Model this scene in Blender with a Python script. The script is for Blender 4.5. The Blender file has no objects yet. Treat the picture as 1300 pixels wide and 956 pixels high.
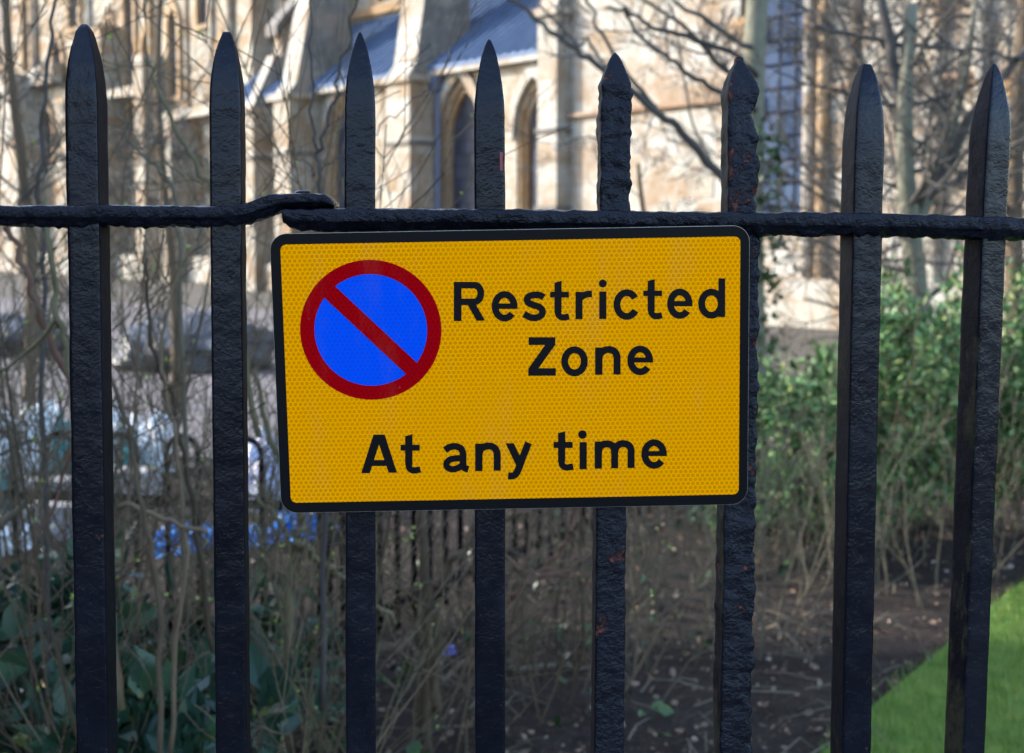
import bpy, math, random
from mathutils import Vector, Matrix, noise
from math import radians as R, sin, cos, pi, tan, atan2, sqrt

S = bpy.context.scene
C = S.collection
# ------------------------------------------------------------------ camera
PITCH = R(4.3); EYE = 1.5; F = 1770.0; PX, PY = 650.0, 433.0
cam = bpy.data.cameras.new('camera'); cam.sensor_width = 36; cam.lens = 36*F/1300
cam.shift_y = -45/1300; cam.clip_start = .05; cam.clip_end = 2000
cam.dof.use_dof = True; cam.dof.focus_distance = 1.063; cam.dof.aperture_fstop = 11
co = bpy.data.objects.new('camera', cam); C.objects.link(co)
co.location = (0, 0, EYE); co.rotation_euler = (R(90)-PITCH, 0, 0)
S.camera = co
# ------------------------------------------------------------------ sky, sun, exposure
SUN = Vector((-.90, .17, .46)).normalized()
w = bpy.data.worlds.new('World'); S.world = w; w.use_nodes = True
nt = w.node_tree; nt.nodes.clear()
sky = nt.nodes.new('ShaderNodeTexSky'); sky.sky_type = 'NISHITA'; sky.sun_disc = False
sky.sun_elevation = math.asin(SUN.z); sky.sun_rotation = atan2(SUN.x, SUN.y)
sky.air_density = 1.0; sky.dust_density = 1.2; sky.ozone_density = 1.0
bg = nt.nodes.new('ShaderNodeBackground'); bg.inputs[1].default_value = .15
wo = nt.nodes.new('ShaderNodeOutputWorld')
nt.links.new(sky.outputs[0], bg.inputs[0]); nt.links.new(bg.outputs[0], wo.inputs[0])
sl = bpy.data.lights.new('sun', 'SUN'); sl.energy = 2.0; sl.angle = R(.6); sl.color = (1, .95, .88)
so = bpy.data.objects.new('sun', sl); C.objects.link(so)
so.rotation_euler = (-SUN).to_track_quat('-Z', 'Y').to_euler(); so.location = (-20, 5, 20)
S.view_settings.view_transform = 'Standard'; S.view_settings.look = 'None'
S.view_settings.gamma = 1; S.view_settings.use_curve_mapping = False
S.view_settings.exposure = 2.32

# ------------------------------------------------------------------ geometry helpers
def ray(px, py):
    a = (px-PX)/F; b = (PY-py)/F
    return Vector((a, cos(PITCH)+b*sin(PITCH), -sin(PITCH)+b*cos(PITCH)))
CAM = Vector((0, 0, EYE))
def at(px, py, y):                 # point at a given depth y seen at a pixel of the photo
    d = ray(px, py); return CAM + d*(y/d.y)
def ground(px, py, z=0):
    d = ray(px, py); return CAM + d*((z-EYE)/d.z)
def hit(px, py, p, n):
    d = ray(px, py); return CAM + d*((p-CAM).dot(n)/d.dot(n))

class MB:
    def __init__(s): s.v = []; s.f = []; s.m = []
    def add(s, vs, fs, mi=0):
        b = len(s.v); s.v.extend([tuple(q) for q in vs])
        for f in fs: s.f.append(tuple(b+i for i in f)); s.m.append(mi)
    def box(s, x0, x1, y0, y1, z0, z1, mi=0, M=None):
        vs = [Vector((x, y, z)) for z in (z0, z1) for y in (y0, y1) for x in (x0, x1)]
        if M: vs = [M @ q for q in vs]
        s.add(vs, [(0,2,3,1),(4,5,7,6),(0,1,5,4),(2,6,7,3),(0,4,6,2),(1,3,7,5)], mi)
    def tube(s, pts, rad, n=6, mi=0, cap=True):
        vs = []; L = len(pts); pts = [Vector(p) for p in pts]
        up = Vector((0.31, .2, .93))
        for i, p in enumerate(pts):
            t = (pts[min(i+1, L-1)]-pts[max(i-1, 0)])
            if t.length < 1e-9: t = Vector((0, 0, 1))
            t.normalize(); a = t.cross(up)
            if a.length < .05: a = t.cross(Vector((1, 0, 0)))
            a.normalize(); b = t.cross(a); r = rad[i] if hasattr(rad, '__len__') else rad
            for k in range(n):
                q = 2*pi*k/n; vs.append(p + a*cos(q)*r + b*sin(q)*r)
        fs = [(i*n+k, i*n+(k+1) % n, (i+1)*n+(k+1) % n, (i+1)*n+k) for i in range(L-1) for k in range(n)]
        if cap: fs += [tuple(range(n-1, -1, -1)), tuple((L-1)*n+k for k in range(n))]
        s.add(vs, fs, mi)
    def build(s, name, mats, parent=None, smooth=False, coll=None):
        me = bpy.data.meshes.new(name); me.from_pydata(s.v, [], s.f)
        if not isinstance(mats, (list, tuple)): mats = [mats]
        for m in mats: me.materials.append(m)
        if any(s.m): me.polygons.foreach_set('material_index', s.m)
        if smooth: me.polygons.foreach_set('use_smooth', [True]*len(me.polygons))
        me.update()
        o = bpy.data.objects.new(name, me); C.objects.link(o)
        if parent: o.parent = parent
        return o
def tag(o, label=None, cat=None, group=None, kind=None):
    if label: o['label'] = label
    if cat: o['category'] = cat
    if group: o['group'] = group
    if kind: o['kind'] = kind
    return o
def empty(name, loc=(0, 0, 0), rz=0, label=None, cat=None, group=None):
    o = bpy.data.objects.new(name, None); C.objects.link(o); o.location = loc
    o.rotation_euler = (0, 0, rz); o.empty_display_size = .2
    return tag(o, label, cat, group)
def local(o, p): return o.matrix_basis.inverted() @ Vector(p)
def smoothline(pts, k=4):           # Catmull-Rom
    P = [Vector(p) for p in pts]; out = []
    for i in range(len(P)-1):
        a = P[max(i-1, 0)]; b = P[i]; c = P[i+1]; d = P[min(i+2, len(P)-1)]
        for j in range(k):
            t = j/k
            out.append(.5*((2*b)+(-a+c)*t+(2*a-5*b+4*c-d)*t*t+(-a+3*b-3*c+d)*t**3))
    out.append(P[-1]); return out
def slab(outer, holes, depth):      # polygon with holes in the XZ plane, front at y=0, back at y=depth
    cu = bpy.data.curves.new('tmp', 'CURVE'); cu.dimensions = '2D'; cu.fill_mode = 'BOTH'; cu.extrude = abs(depth)/2
    for ring in [outer]+list(holes):
        sp = cu.splines.new('POLY'); sp.points.add(len(ring)-1)
        for i, (x, z) in enumerate(ring): sp.points[i].co = (x, z, 0, 1)
        sp.use_cyclic_u = True
    o = bpy.data.objects.new('tmp', cu); C.objects.link(o)
    dg = bpy.context.evaluated_depsgraph_get(); me = bpy.data.meshes.new_from_object(o.evaluated_get(dg))
    vs = [(v.co.x, depth/2 - v.co.z*(1 if depth > 0 else -1), v.co.y) for v in me.vertices]; fs = [tuple(p.vertices) for p in me.polygons]
    bpy.data.objects.remove(o); bpy.data.curves.remove(cu); bpy.data.meshes.remove(me)
    return vs, fs
# ------------------------------------------------------------------ materials
class N:
    def __init__(s, name, rough=.6, spec=None):
        s.m = bpy.data.materials.new(name); s.m.use_nodes = True; s.t = s.m.node_tree
        s.b = s.t.nodes['Principled BSDF']; s.b.inputs['Roughness'].default_value = rough
        if spec is not None: s.b.inputs['Specular IOR Level'].default_value = spec
        s.tc = s.t.nodes.new('ShaderNodeTexCoord')
    def n(s, t, **kw):
        x = s.t.nodes.new('ShaderNode'+t)
        for k, v in kw.items():
            if k in x.inputs: x.inputs[k].default_value = v
            else: setattr(x, k, v)
        return x
    def l(s, a, b): s.t.links.new(a, b)
    def noise(s, scale, detail=4, rough=.55, src=None, scl=None):
        x = s.n('TexNoise'); x.inputs['Scale'].default_value = scale; x.inputs['Detail'].default_value = detail
        x.inputs['Roughness'].default_value = rough
        v = src or s.tc.outputs['Object']
        if scl:
            mp = s.n('Mapping'); mp.inputs['Scale'].default_value = scl; s.l(v, mp.inputs[0]); v = mp.outputs[0]
        s.l(v, x.inputs['Vector']); return x.outputs['Fac']
    def ramp(s, fac, stops, interp='LINEAR'):
        x = s.n('ValToRGB'); cr = x.color_ramp; cr.interpolation = interp
        while len(cr.elements) < len(stops): cr.elements.new(.5)
        for e, (p, c) in zip(cr.elements, stops):
            e.position = p; e.color = (*c, 1) if len(c) == 3 else c
        s.l(fac, x.inputs[0]); return x.outputs[0]
    def mix(s, fac, a, b, mode='MIX'):
        x = s.n('Mix'); x.data_type = 'RGBA'; x.blend_type = mode
        for val, i in ((fac, 0), (a, 6), (b, 7)):
            if isinstance(val, (int, float)): x.inputs[i].default_value = val
            elif isinstance(val, tuple): x.inputs[i].default_value = (*val, 1)
            else: s.l(val, x.inputs[i])
        return x.outputs[2]
    def math(s, op, a, b=None):
        x = s.n('Math', operation=op)
        for i, v in enumerate((a, b)):
            if v is None: continue
            if isinstance(v, (int, float)): x.inputs[i].default_value = v
            else: s.l(v, x.inputs[i])
        return x.outputs[0]
    def col(s, c):
        if isinstance(c, tuple): s.b.inputs['Base Color'].default_value = (*c, 1)
        else: s.l(c, s.b.inputs['Base Color'])
        return s
    def rgh(s, f): s.l(f, s.b.inputs['Roughness']); return s
    def bump(s, h, strength=.3, dist=.01):
        x = s.n('Bump'); x.inputs['Strength'].default_value = strength; x.inputs['Distance'].default_value = dist
        s.l(h, x.inputs['Height']); s.l(x.outputs[0], s.b.inputs['Normal']); return s
    def island(s): return s.n('NewGeometry').outputs['Random Per Island']

def stone(name, c1, c2, c3, mort=(.16, .14, .11), bw=.75, bh=.32, stain=.5):
    k = N(name, .9, .2)
    sx = k.n('SeparateXYZ'); k.l(k.tc.outputs['Object'], sx.inputs[0])
    cx = k.n('CombineXYZ'); k.l(k.math('ADD', sx.outputs[0], sx.outputs[1]), cx.inputs[0]); k.l(sx.outputs[2], cx.inputs[1])
    br = k.n('TexBrick'); k.l(cx.outputs[0], br.inputs['Vector']); br.inputs['Scale'].default_value = 1
    br.inputs['Brick Width'].default_value = bw; br.inputs['Row Height'].default_value = bh
    br.inputs['Mortar Size'].default_value = .018; br.inputs['Mortar Smooth'].default_value = .4
    br.inputs['Color1'].default_value = (0, 0, 0, 1); br.inputs['Color2'].default_value = (1, 1, 1, 1)
    br.inputs['Mortar'].default_value = (.5, .5, .5, 1)
    per = k.ramp(br.outputs['Color'], [(0, c1), (.42, tuple((a+b)/2 for a, b in zip(c1, c2))), (.7, c2), (.95, c3)])
    n1 = k.noise(1.1, 6, .65); n2 = k.noise(5, 5, .7)
    c = k.mix(k.ramp(n1, [(.42, (0,)*3), (.62, (1,)*3)]), per, c1)
    c = k.mix(k.math('MULTIPLY', k.ramp(n2, [(.5, (0,)*3), (.62, (1,)*3)]), .7), c, c3)
    n3 = k.noise(.9, 5, .6); c = k.mix(k.math('MULTIPLY', k.ramp(n3, [(.5, (0,)*3), (.6, (1,)*3)]), .6), c, tuple(x*y for x, y in zip(c3, (.9, .8, .7))))
    dk = k.noise(.7, 8, .7, scl=(1.6, 1.6, .5))
    c = k.mix(k.math('MULTIPLY', k.ramp(dk, [(.54, (0,)*3), (.66, (1,)*3)]), stain), c, (.07, .062, .055))
    c = k.mix(k.math('MULTIPLY', br.outputs['Fac'], .55), c, mort)
    k.col(c); k.bump(n2, .4, .03); return k.m

CREAM = stone('cream_limestone', (.29, .275, .24), (.25, .215, .165), (.20, .13, .07), stain=.5)
WHITE = stone('pale_limestone', (.31, .305, .28), (.265, .245, .205), (.21, .15, .095), bw=1.0, bh=.42, stain=.35)
ORANGE = stone('ochre_limestone', (.26, .17, .09), (.22, .13, .06), (.31, .25, .18), stain=.5)
BROWNST = stone('brown_limestone', (.2, .13, .085), (.15, .085, .055), (.26, .2, .15), stain=.6)
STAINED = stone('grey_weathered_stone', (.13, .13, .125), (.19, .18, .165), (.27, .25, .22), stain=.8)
k = N('dark_coping', .85); k.col(k.ramp(k.noise(3), [(.3, (.05, .047, .045)), (.7, (.13, .12, .11))])); COPING = k.m
k = N('lead_roof', .6, .2)
k.col(k.ramp(k.noise(2.5, 5), [(.3, (.05, .085, .165)), (.7, (.085, .135, .23))])); k.b.inputs['Metallic'].default_value = 0; LEAD = k.m
k = N('leaded_glass', .45, .2)
wv = k.n('TexBrick'); sx = k.n('SeparateXYZ'); k.l(k.tc.outputs['Object'], sx.inputs[0]); cx = k.n('CombineXYZ')
k.l(sx.outputs[0], cx.inputs[0]); k.l(sx.outputs[2], cx.inputs[1]); k.l(cx.outputs[0], wv.inputs['Vector'])
wv.offset = 0; wv.inputs['Scale'].default_value = 1; wv.inputs['Brick Width'].default_value = .2; wv.inputs['Row Height'].default_value = .28
wv.inputs['Mortar Size'].default_value = .022
wv.inputs['Color1'].default_value = (.018, .022, .036, 1); wv.inputs['Color2'].default_value = (.045, .055, .085, 1); wv.inputs['Mortar'].default_value = (.02, .02, .025, 1)
k.col(wv.outputs['Color']); GLASS = k.m
k = N('pale_leaded_glass', .9, 0)
wv = k.n('TexBrick'); sx = k.n('SeparateXYZ'); k.l(k.tc.outputs['Object'], sx.inputs[0]); cx = k.n('CombineXYZ')
k.l(sx.outputs[0], cx.inputs[0]); k.l(sx.outputs[2], cx.inputs[1]); k.l(cx.outputs[0], wv.inputs['Vector'])
wv.offset = 0; wv.inputs['Scale'].default_value = 1; wv.inputs['Brick Width'].default_value = .36; wv.inputs['Row Height'].default_value = .4
wv.inputs['Mortar Size'].default_value = .03
wv.inputs['Color1'].default_value = (.024, .038, .07, 1); wv.inputs['Color2'].default_value = (.05, .07, .115, 1); wv.inputs['Mortar'].default_value = (.006, .007, .011, 1)
k.col(wv.outputs['Color']); GLASSP = k.m
k = N('blue_painted_pipe', .5); k.col((.08, .1, .17)); PIPE = k.m

def paint(name, mode=0):
    k = N(name, .36, .26); k.b.inputs['Specular Tint'].default_value = (.76, .82, 1, 1)
    n1 = k.noise(150, 4, .65); n2 = k.noise(420, 3, .6); n3 = k.noise(22, 5, .65); n4 = k.noise(38, 6, .7)
    c = k.mix(k.ramp(n3, [(.35, (0,)*3), (.7, (1,)*3)]), (.0014, .0017, .0042), (.0032, .0038, .0085))
    sp = k.ramp(n2, [(.66, (0,)*3), (.76, (1,)*3)])
    c = k.mix(k.math('MULTIPLY', sp, .3), c, (.06, .057, .05))
    th = {0: .70, 1: .60, 2: .66, 3: .70, 4: .68}[mode]
    rust = k.ramp(n4, [(th, (0,)*3), (th+.035, (1,)*3)])
    c = k.mix(rust, c, k.ramp(n1, [(.35, (.02, .006, .004)), (.65, (.12, .032, .018))]))
    if mode == 2: k.b.inputs['Specular IOR Level'].default_value = .07
    if mode == 2:       # bare, lichen-covered flank
        big = k.noise(14, 7, .7, scl=(1, 1, .35))
        c = k.mix(k.ramp(big, [(.5, (0,)*3), (.53, (1,)*3)]), c, k.ramp(n1, [(.3, (.010, .011, .007)), (.7, (.028, .028, .018))]))
        k.rgh(k.math('ADD', k.math('MULTIPLY', k.ramp(big, [(.5, (0,)*3), (.53, (1,)*3)]), .2), .6))
    elif mode == 3:  # flank copy of the paint, gloss cut to keep bright sky sheen off
        k.b.inputs['Roughness'].default_value = .6; k.b.inputs['Specular IOR Level'].default_value = .07
    else:
        k.rgh(k.math('ADD', k.math('MULTIPLY', n3, .35), .06))
    k.col(c)
    h = k.math('ADD', k.math('MULTIPLY', n1, .7), k.math('MULTIPLY', n2, .3))
    h = k.math('SUBTRACT', h, k.math('MULTIPLY', rust, .25))
    k.bump(h, .6 if mode not in (1, 4) else 1.0, .0015 if mode not in (1, 4) else .0032); return k.m
PAINT = paint('black_ironwork_paint'); PAINT_R = paint('blistered_black_paint', 1); PAINT_L = paint('bare_lichened_iron', 2)
PAINT_T = paint('hammered_black_rail_paint', 4); PAINT_M = paint('matt_black_flank_paint', 3)
k = N('pink_sticker', .5); k.col((.22, .03, .04)); PINK = k.m

def hexmat(name, ca, cb, amt=1.0, pitch=.00372):
    k = N(name, .5, .0)
    sx = k.n('SeparateXYZ'); k.l(k.tc.outputs['Object'], sx.inputs[0])
    X = k.math('DIVIDE', sx.outputs[0], pitch); Z = k.math('DIVIDE', sx.outputs[2], pitch*1.7320508)
    def cell(o):
        fx = k.math('SUBTRACT', k.math('FRACT', k.math('ADD', X, o)), .5)
        fz = k.math('MULTIPLY', k.math('SUBTRACT', k.math('FRACT', k.math('ADD', Z, o)), .5), 1.7320508)
        return k.math('SQRT', k.math('ADD', k.math('MULTIPLY', fx, fx), k.math('MULTIPLY', fz, fz)))
    d = k.math('MINIMUM', cell(100.0), cell(100.5))
    mid = tuple(a*.45+b*.55 for a, b in zip(ca, cb))
    hx = k.ramp(d, [(.0, mid), (.13, cb), (.30, cb), (.40, ca), (.6, ca)])
    big = k.noise(9, 3, .6)
    avg = tuple(a*.55+b*.45 for a, b in zip(ca, cb))
    c = k.mix(k.ramp(big, [(.3, (0,)*3), (.75, (.45*amt,)*3)]), hx, avg)
    sm = k.noise(16, 7, .75, scl=(1.6, 1, .45)); c = k.mix(k.math('MULTIPLY', k.ramp(sm, [(.52, (0,)*3), (.72, (1,)*3)]), .09), c, (.2, .15, .1))
    sp = k.noise(240, 2, .5); c = k.mix(k.math('MULTIPLY', k.ramp(sp, [(.74, (0,)*3), (.77, (1,)*3)]), .35), c, (.16, .12, .08))
    k.col(c); k.rgh(k.math('ADD', k.math('MULTIPLY', sm, .3), .32)); k.bump(k.noise(25, 2), .05, .001); return k.m
YEL = hexmat('gold_reflective_sheeting', (1.0, .375, .0), (.64, .225, .0))
RED = hexmat('red_reflective_sheeting', (.36, .001, .004), (.27, .001, .004))
BLU = hexmat('blue_reflective_sheeting', (.002, .078, .74), (.002, .066, .62))
k = N('black_vinyl', .45, .12); k.col((.003, .0028, .0045)); VINYL = k.m
k = N('raw_aluminium', .35); k.b.inputs['Metallic'].default_value = .9; k.col((.5, .5, .5)); ALU = k.m

def bark(name, a, b, rough=.85, sc=30):
    k = N(name, rough, .2); r = k.island()
    c = k.mix(r, a, b)
    c = k.mix(k.math('MULTIPLY', k.noise(sc, 4), .7), c, tuple(x*.45 for x in a)); k.col(c); k.bump(k.noise(sc*2, 3), .4, .004); return k.m
TWIG = bark('brown_twig_bark', (.06, .045, .03), (.2, .15, .10))
TWIGR = bark('red_brown_bark', (.12, .06, .045), (.16, .1, .07))
TWIGO = bark('olive_bark', (.12, .11, .06), (.15, .13, .08))
TWIGG = bark('grey_twig_bark', (.085, .075, .052), (.19, .165, .12))
MOSSB = bark('mossy_tree_bark', (.15, .155, .11), (.22, .215, .17), sc=12)
CROWNB = bark('crown_twig_bark', (.055, .053, .05), (.105, .1, .095))
DKB = bark('dark_branch_bark', (.055, .05, .05), (.1, .09, .085))
def leafmat(name, stops, rough=.55, tr=.25):
    k = N(name, rough, .35); k.col(k.ramp(k.island(), stops))
    k.b.inputs['Subsurface Weight'].default_value = 0
    return k.m
LEAFY = leafmat('fresh_green_leaves', [(0, (.025, .06, .02)), (.45, (.068, .15, .042)), (.8, (.125, .235, .08)), (.95, (.19, .22, .07))])
LAUREL = leafmat('dark_evergreen_leaves', [(0, (.016, .042, .03)), (.6, (.03, .075, .045)), (.9, (.05, .11, .06)), (.97, (.1, .13, .03))], .28)
BUD = leafmat('yellow_green_buds', [(0, (.2, .28, .05)), (1, (.33, .42, .09))])
IVY = leafmat('ivy_leaves', [(0, (.02, .05, .018)), (1, (.05, .1, .03))], .4)
LITTER = leafmat('fallen_leaves', [(0, (.07, .045, .03)), (.5, (.14, .09, .06)), (.85, (.17, .12, .085)), (.95, (.26, .21, .17))], .8)
GRASS = leafmat('grass_blades', [(0, (.05, .11, .012)), (.7, (.10, .18, .022)), (.93, (.16, .22, .04)), (.97, (.22, .2, .09))], .6)
def plain(name, c, rough=.6, var=.3, sc=8, bumps=0):
    k = N(name, rough); k.col(k.mix(k.noise(sc, 5), tuple(x*(1-var) for x in c), tuple(min(1, x*(1+var)) for x in c)))
    if bumps: k.bump(k.noise(sc*2, 5), bumps, .02)
    return k.m
WPL = plain('white_plastic', (.78, .8, .82), .4, .08); TEAL = plain('teal_plastic', (.02, .22, .24), .4)
BPL = plain('blue_plastic_sheet', (.02, .16, .45), .35, .35, 12); GTARP = plain('grey_blue_tarpaulin', (.04, .047, .06), .5, .4, 3)
LIL = plain('lilac_white_plastic', (.45, .47, .6), .4, .3, 10); OBRD = plain('orange_brown_timber', (.4, .17, .07), .7)
GSTN = plain('grey_stone_block', (.25, .24, .24), .9, .4, 5, .4); PURP = plain('violet_foil', (.16, .17, .55), .3, .4, 60)

k = N('garden_soil', .95, .15)
n1 = k.noise(9, 10, .75); n2 = k.noise(60, 5, .7)
k.col(k.mix(k.ramp(n2, [(.55, (0,)*3), (.72, (1,)*3)]), k.ramp(n1, [(.3, (.012, .009, .008)), (.7, (.045, .034, .028))]), (.13, .1, .075)))
k.bump(n1, .9, .05); SOIL = k.m
k = N('rough_ground', .95, .15)
k.col(k.ramp(k.noise(1.3, 9, .7), [(.3, (.045, .05, .03)), (.5, (.08, .07, .06)), (.7, (.12, .11, .1))])); GRND = k.m
k = N('grass_turf', .9, .2); k.col(k.ramp(k.noise(5, 9, .75), [(.3, (.035, .08, .012)), (.55, (.08, .14, .02)), (.72, (.13, .17, .035))])); k.bump(k.noise(80, 4), .6, .02); TURF = k.m
k = N('mauve_paving', .85, .3)
k.col(k.ramp(k.noise(2, 8, .65), [(.3, (.085, .077, .08)), (.7, (.14, .126, .13))])); k.bump(k.noise(50, 4), .3, .01); PAVE = k.m
k = N('footway_slabs', .85); br = k.n('TexBrick'); k.l(k.tc.outputs['Object'], br.inputs['Vector']); br.inputs['Scale'].default_value = 1
br.inputs['Brick Width'].default_value = .6; br.inputs['Row Height'].default_value = .6; br.inputs['Mortar Size'].default_value = .006
br.inputs['Color1'].default_value = (.2, .19, .18, 1); br.inputs['Color2'].default_value = (.26, .25, .235, 1); br.inputs['Mortar'].default_value = (.06, .055, .05, 1)
k.col(k.mix(k.math('MULTIPLY', k.noise(6, 6), .5), br.outputs['Color'], (.12, .115, .11))); SLABS = k.m

# ------------------------------------------------------------------ ground
rng = random.Random(5)
def sheet(name, pts, z, mat, sub=0):
    mb = MB(); mb.add([(x, y, z) for x, y in pts], [tuple(range(len(pts)))]); o = mb.build(name, mat); tag(o, kind='structure'); return o
mb = MB(); nx = 40; mb.add([(-400, -400, -.012), (400, -400, -.012), (400, 600, -.012), (-400, 600, -.012)], [(0, 1, 2, 3)])
tag(mb.build('ground', GRND), kind='structure')
tag(sheet('pavement', [(-14, -2.2), (14, -2.2), (14, .98), (-14, .98)], -.004, SLABS), kind='structure')
sheet('road', [(-60, -9), (60, -9), (60, -2.35), (-60, -2.35)], -.008, plain('asphalt', (.05, .05, .052), .9, .3, 20))
mb = MB(); mb.box(-14, 14, -2.35, -2.201, -.1, .11); tag(mb.build('kerb', GSTN), kind='structure')
# soil bed: displaced grid
mb = MB(); X0, X1, Y0, Y1 = -7.0, 9.0, 1.17, 9.0; NX, NY = 230, 120
vs = []; fs = []
for j in range(NY+1):
    for i in range(NX+1):
        x = X0+(X1-X0)*i/NX; y = Y0+(Y1-Y0)*j/NY
        e = min(1, (Y1-y)/.8, (x-X0)/.5, (X1-x)/.5)
        h = .03+.05*noise.noise(Vector((x*1.3, y*1.3, 0)))+.022*noise.noise(Vector((x*6, y*6, 3)))+.012*noise.noise(Vector((x*17, y*17, 7)))
        vs.append((x, y, h*e + .008))
for j in range(NY):
    for i in range(NX): a = j*(NX+1)+i; fs.append((a, a+1, a+NX+2, a+NX+1))
mb.add(vs, fs); tag(mb.build('soil_bed', SOIL, smooth=True), kind='structure')
# lawn, a raised turf edge in the right
edge = [ground(1010, 985, .07), ground(1075, 925, .07), ground(1140, 868, .07), ground(1205, 815, .07), ground(1258, 768, .07), ground(1300, 737, .07), ground(1360, 705, .07), ground(1430, 675, .07)]
le = [(p.x, p.y) for p in edge]; le[0] = (le[0][0], le[0][1])
poly = [(le[0][0]-.02, 1.4)] + le + [(8.6, le[-1][1]+1.0), (8.6, 1.4)]
mb = MB(); n = len(poly); mb.add([(x, y, .07) for x, y in poly]+[(x, y, -.02) for x, y in poly], [tuple(range(n-1, -1, -1))]+[(i, (i+1) % n, n+(i+1) % n, n+i) for i in range(n)])
tag(mb.build('lawn', TURF), kind='structure')
def inpoly(x, y):
    c = False; j = n-1
    for i in range(n):
        xi, yi = poly[i]; xj, yj = poly[j]
        if (yi > y) != (yj > y) and x < (xj-xi)*(y-yi)/(yj-yi)+xi: c = not c
        j = i
    return c
mb = MB()
cnt = 0
while cnt < 26000:
    x = rng.uniform(.85, 4.2); y = rng.uniform(3.2, 8.2)
    if not inpoly(x+rng.gauss(0, .025), y+rng.gauss(0, .025)): continue
    cnt += 1
    h = rng.uniform(.025, .055); a = rng.uniform(0, 2*pi); wd = .0022; lx, ly = rng.gauss(0, .012), rng.gauss(0, .012)
    dx, dy = cos(a)*wd, sin(a)*wd
    mb.add([(x-dx, y-dy, .06), (x+dx, y+dy, .06), (x+lx, y+ly, .066+h)], [(0, 1, 2)])
tag(mb.build('grass', GRASS), 'short mown green grass blades of the lawn corner', 'grass', kind='stuff')
sheet('paving', [(-14, 9.3), (1.5, 9.3), (-2.0, 26), (-20, 40), (-30, 30)], .004, PAVE)
# ------------------------------------------------------------------ railing
fence = empty('iron_railing', (0, 1.085, 0), 0, 'black painted iron spear-top railing with flat top rail holding the yellow sign', 'railing')
FY = 1.075
def FP(px, py, y=FY):
    p = at(px, py, y + .006*(px-650)/600); return p
PR_BLUNT = [(0, .13), (2.5, .24), (8, .40), (16, .50), (30, .66), (50, .83), (72, .94), (95, 1)]
PR_FLAT = [(0, .22), (2, .27), (10, .42), (22, .60), (40, .77), (60, .90), (80, .97), (95, 1)]
PR_SHARP = [(0, .05), (3, .15), (10, .30), (20, .47), (38, .67), (58, .85), (78, .95), (95, 1)]
PR_RT = [(0, .05), (4, .22), (12, .42), (24, .66), (36, .84), (46, .95), (95, 1)]
PR_FING = [(0, .2), (1.5, .25), (8, .27), (12, .42), (18, .58), (30, .8), (46, .96), (95, 1)]
def prof(P, t):
    if t >= P[-1][0]: return 1.0
    for (a, b), (c, d) in zip(P, P[1:]):
        if t <= c: return b+(d-b)*(t-a)/(c-a)
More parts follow.
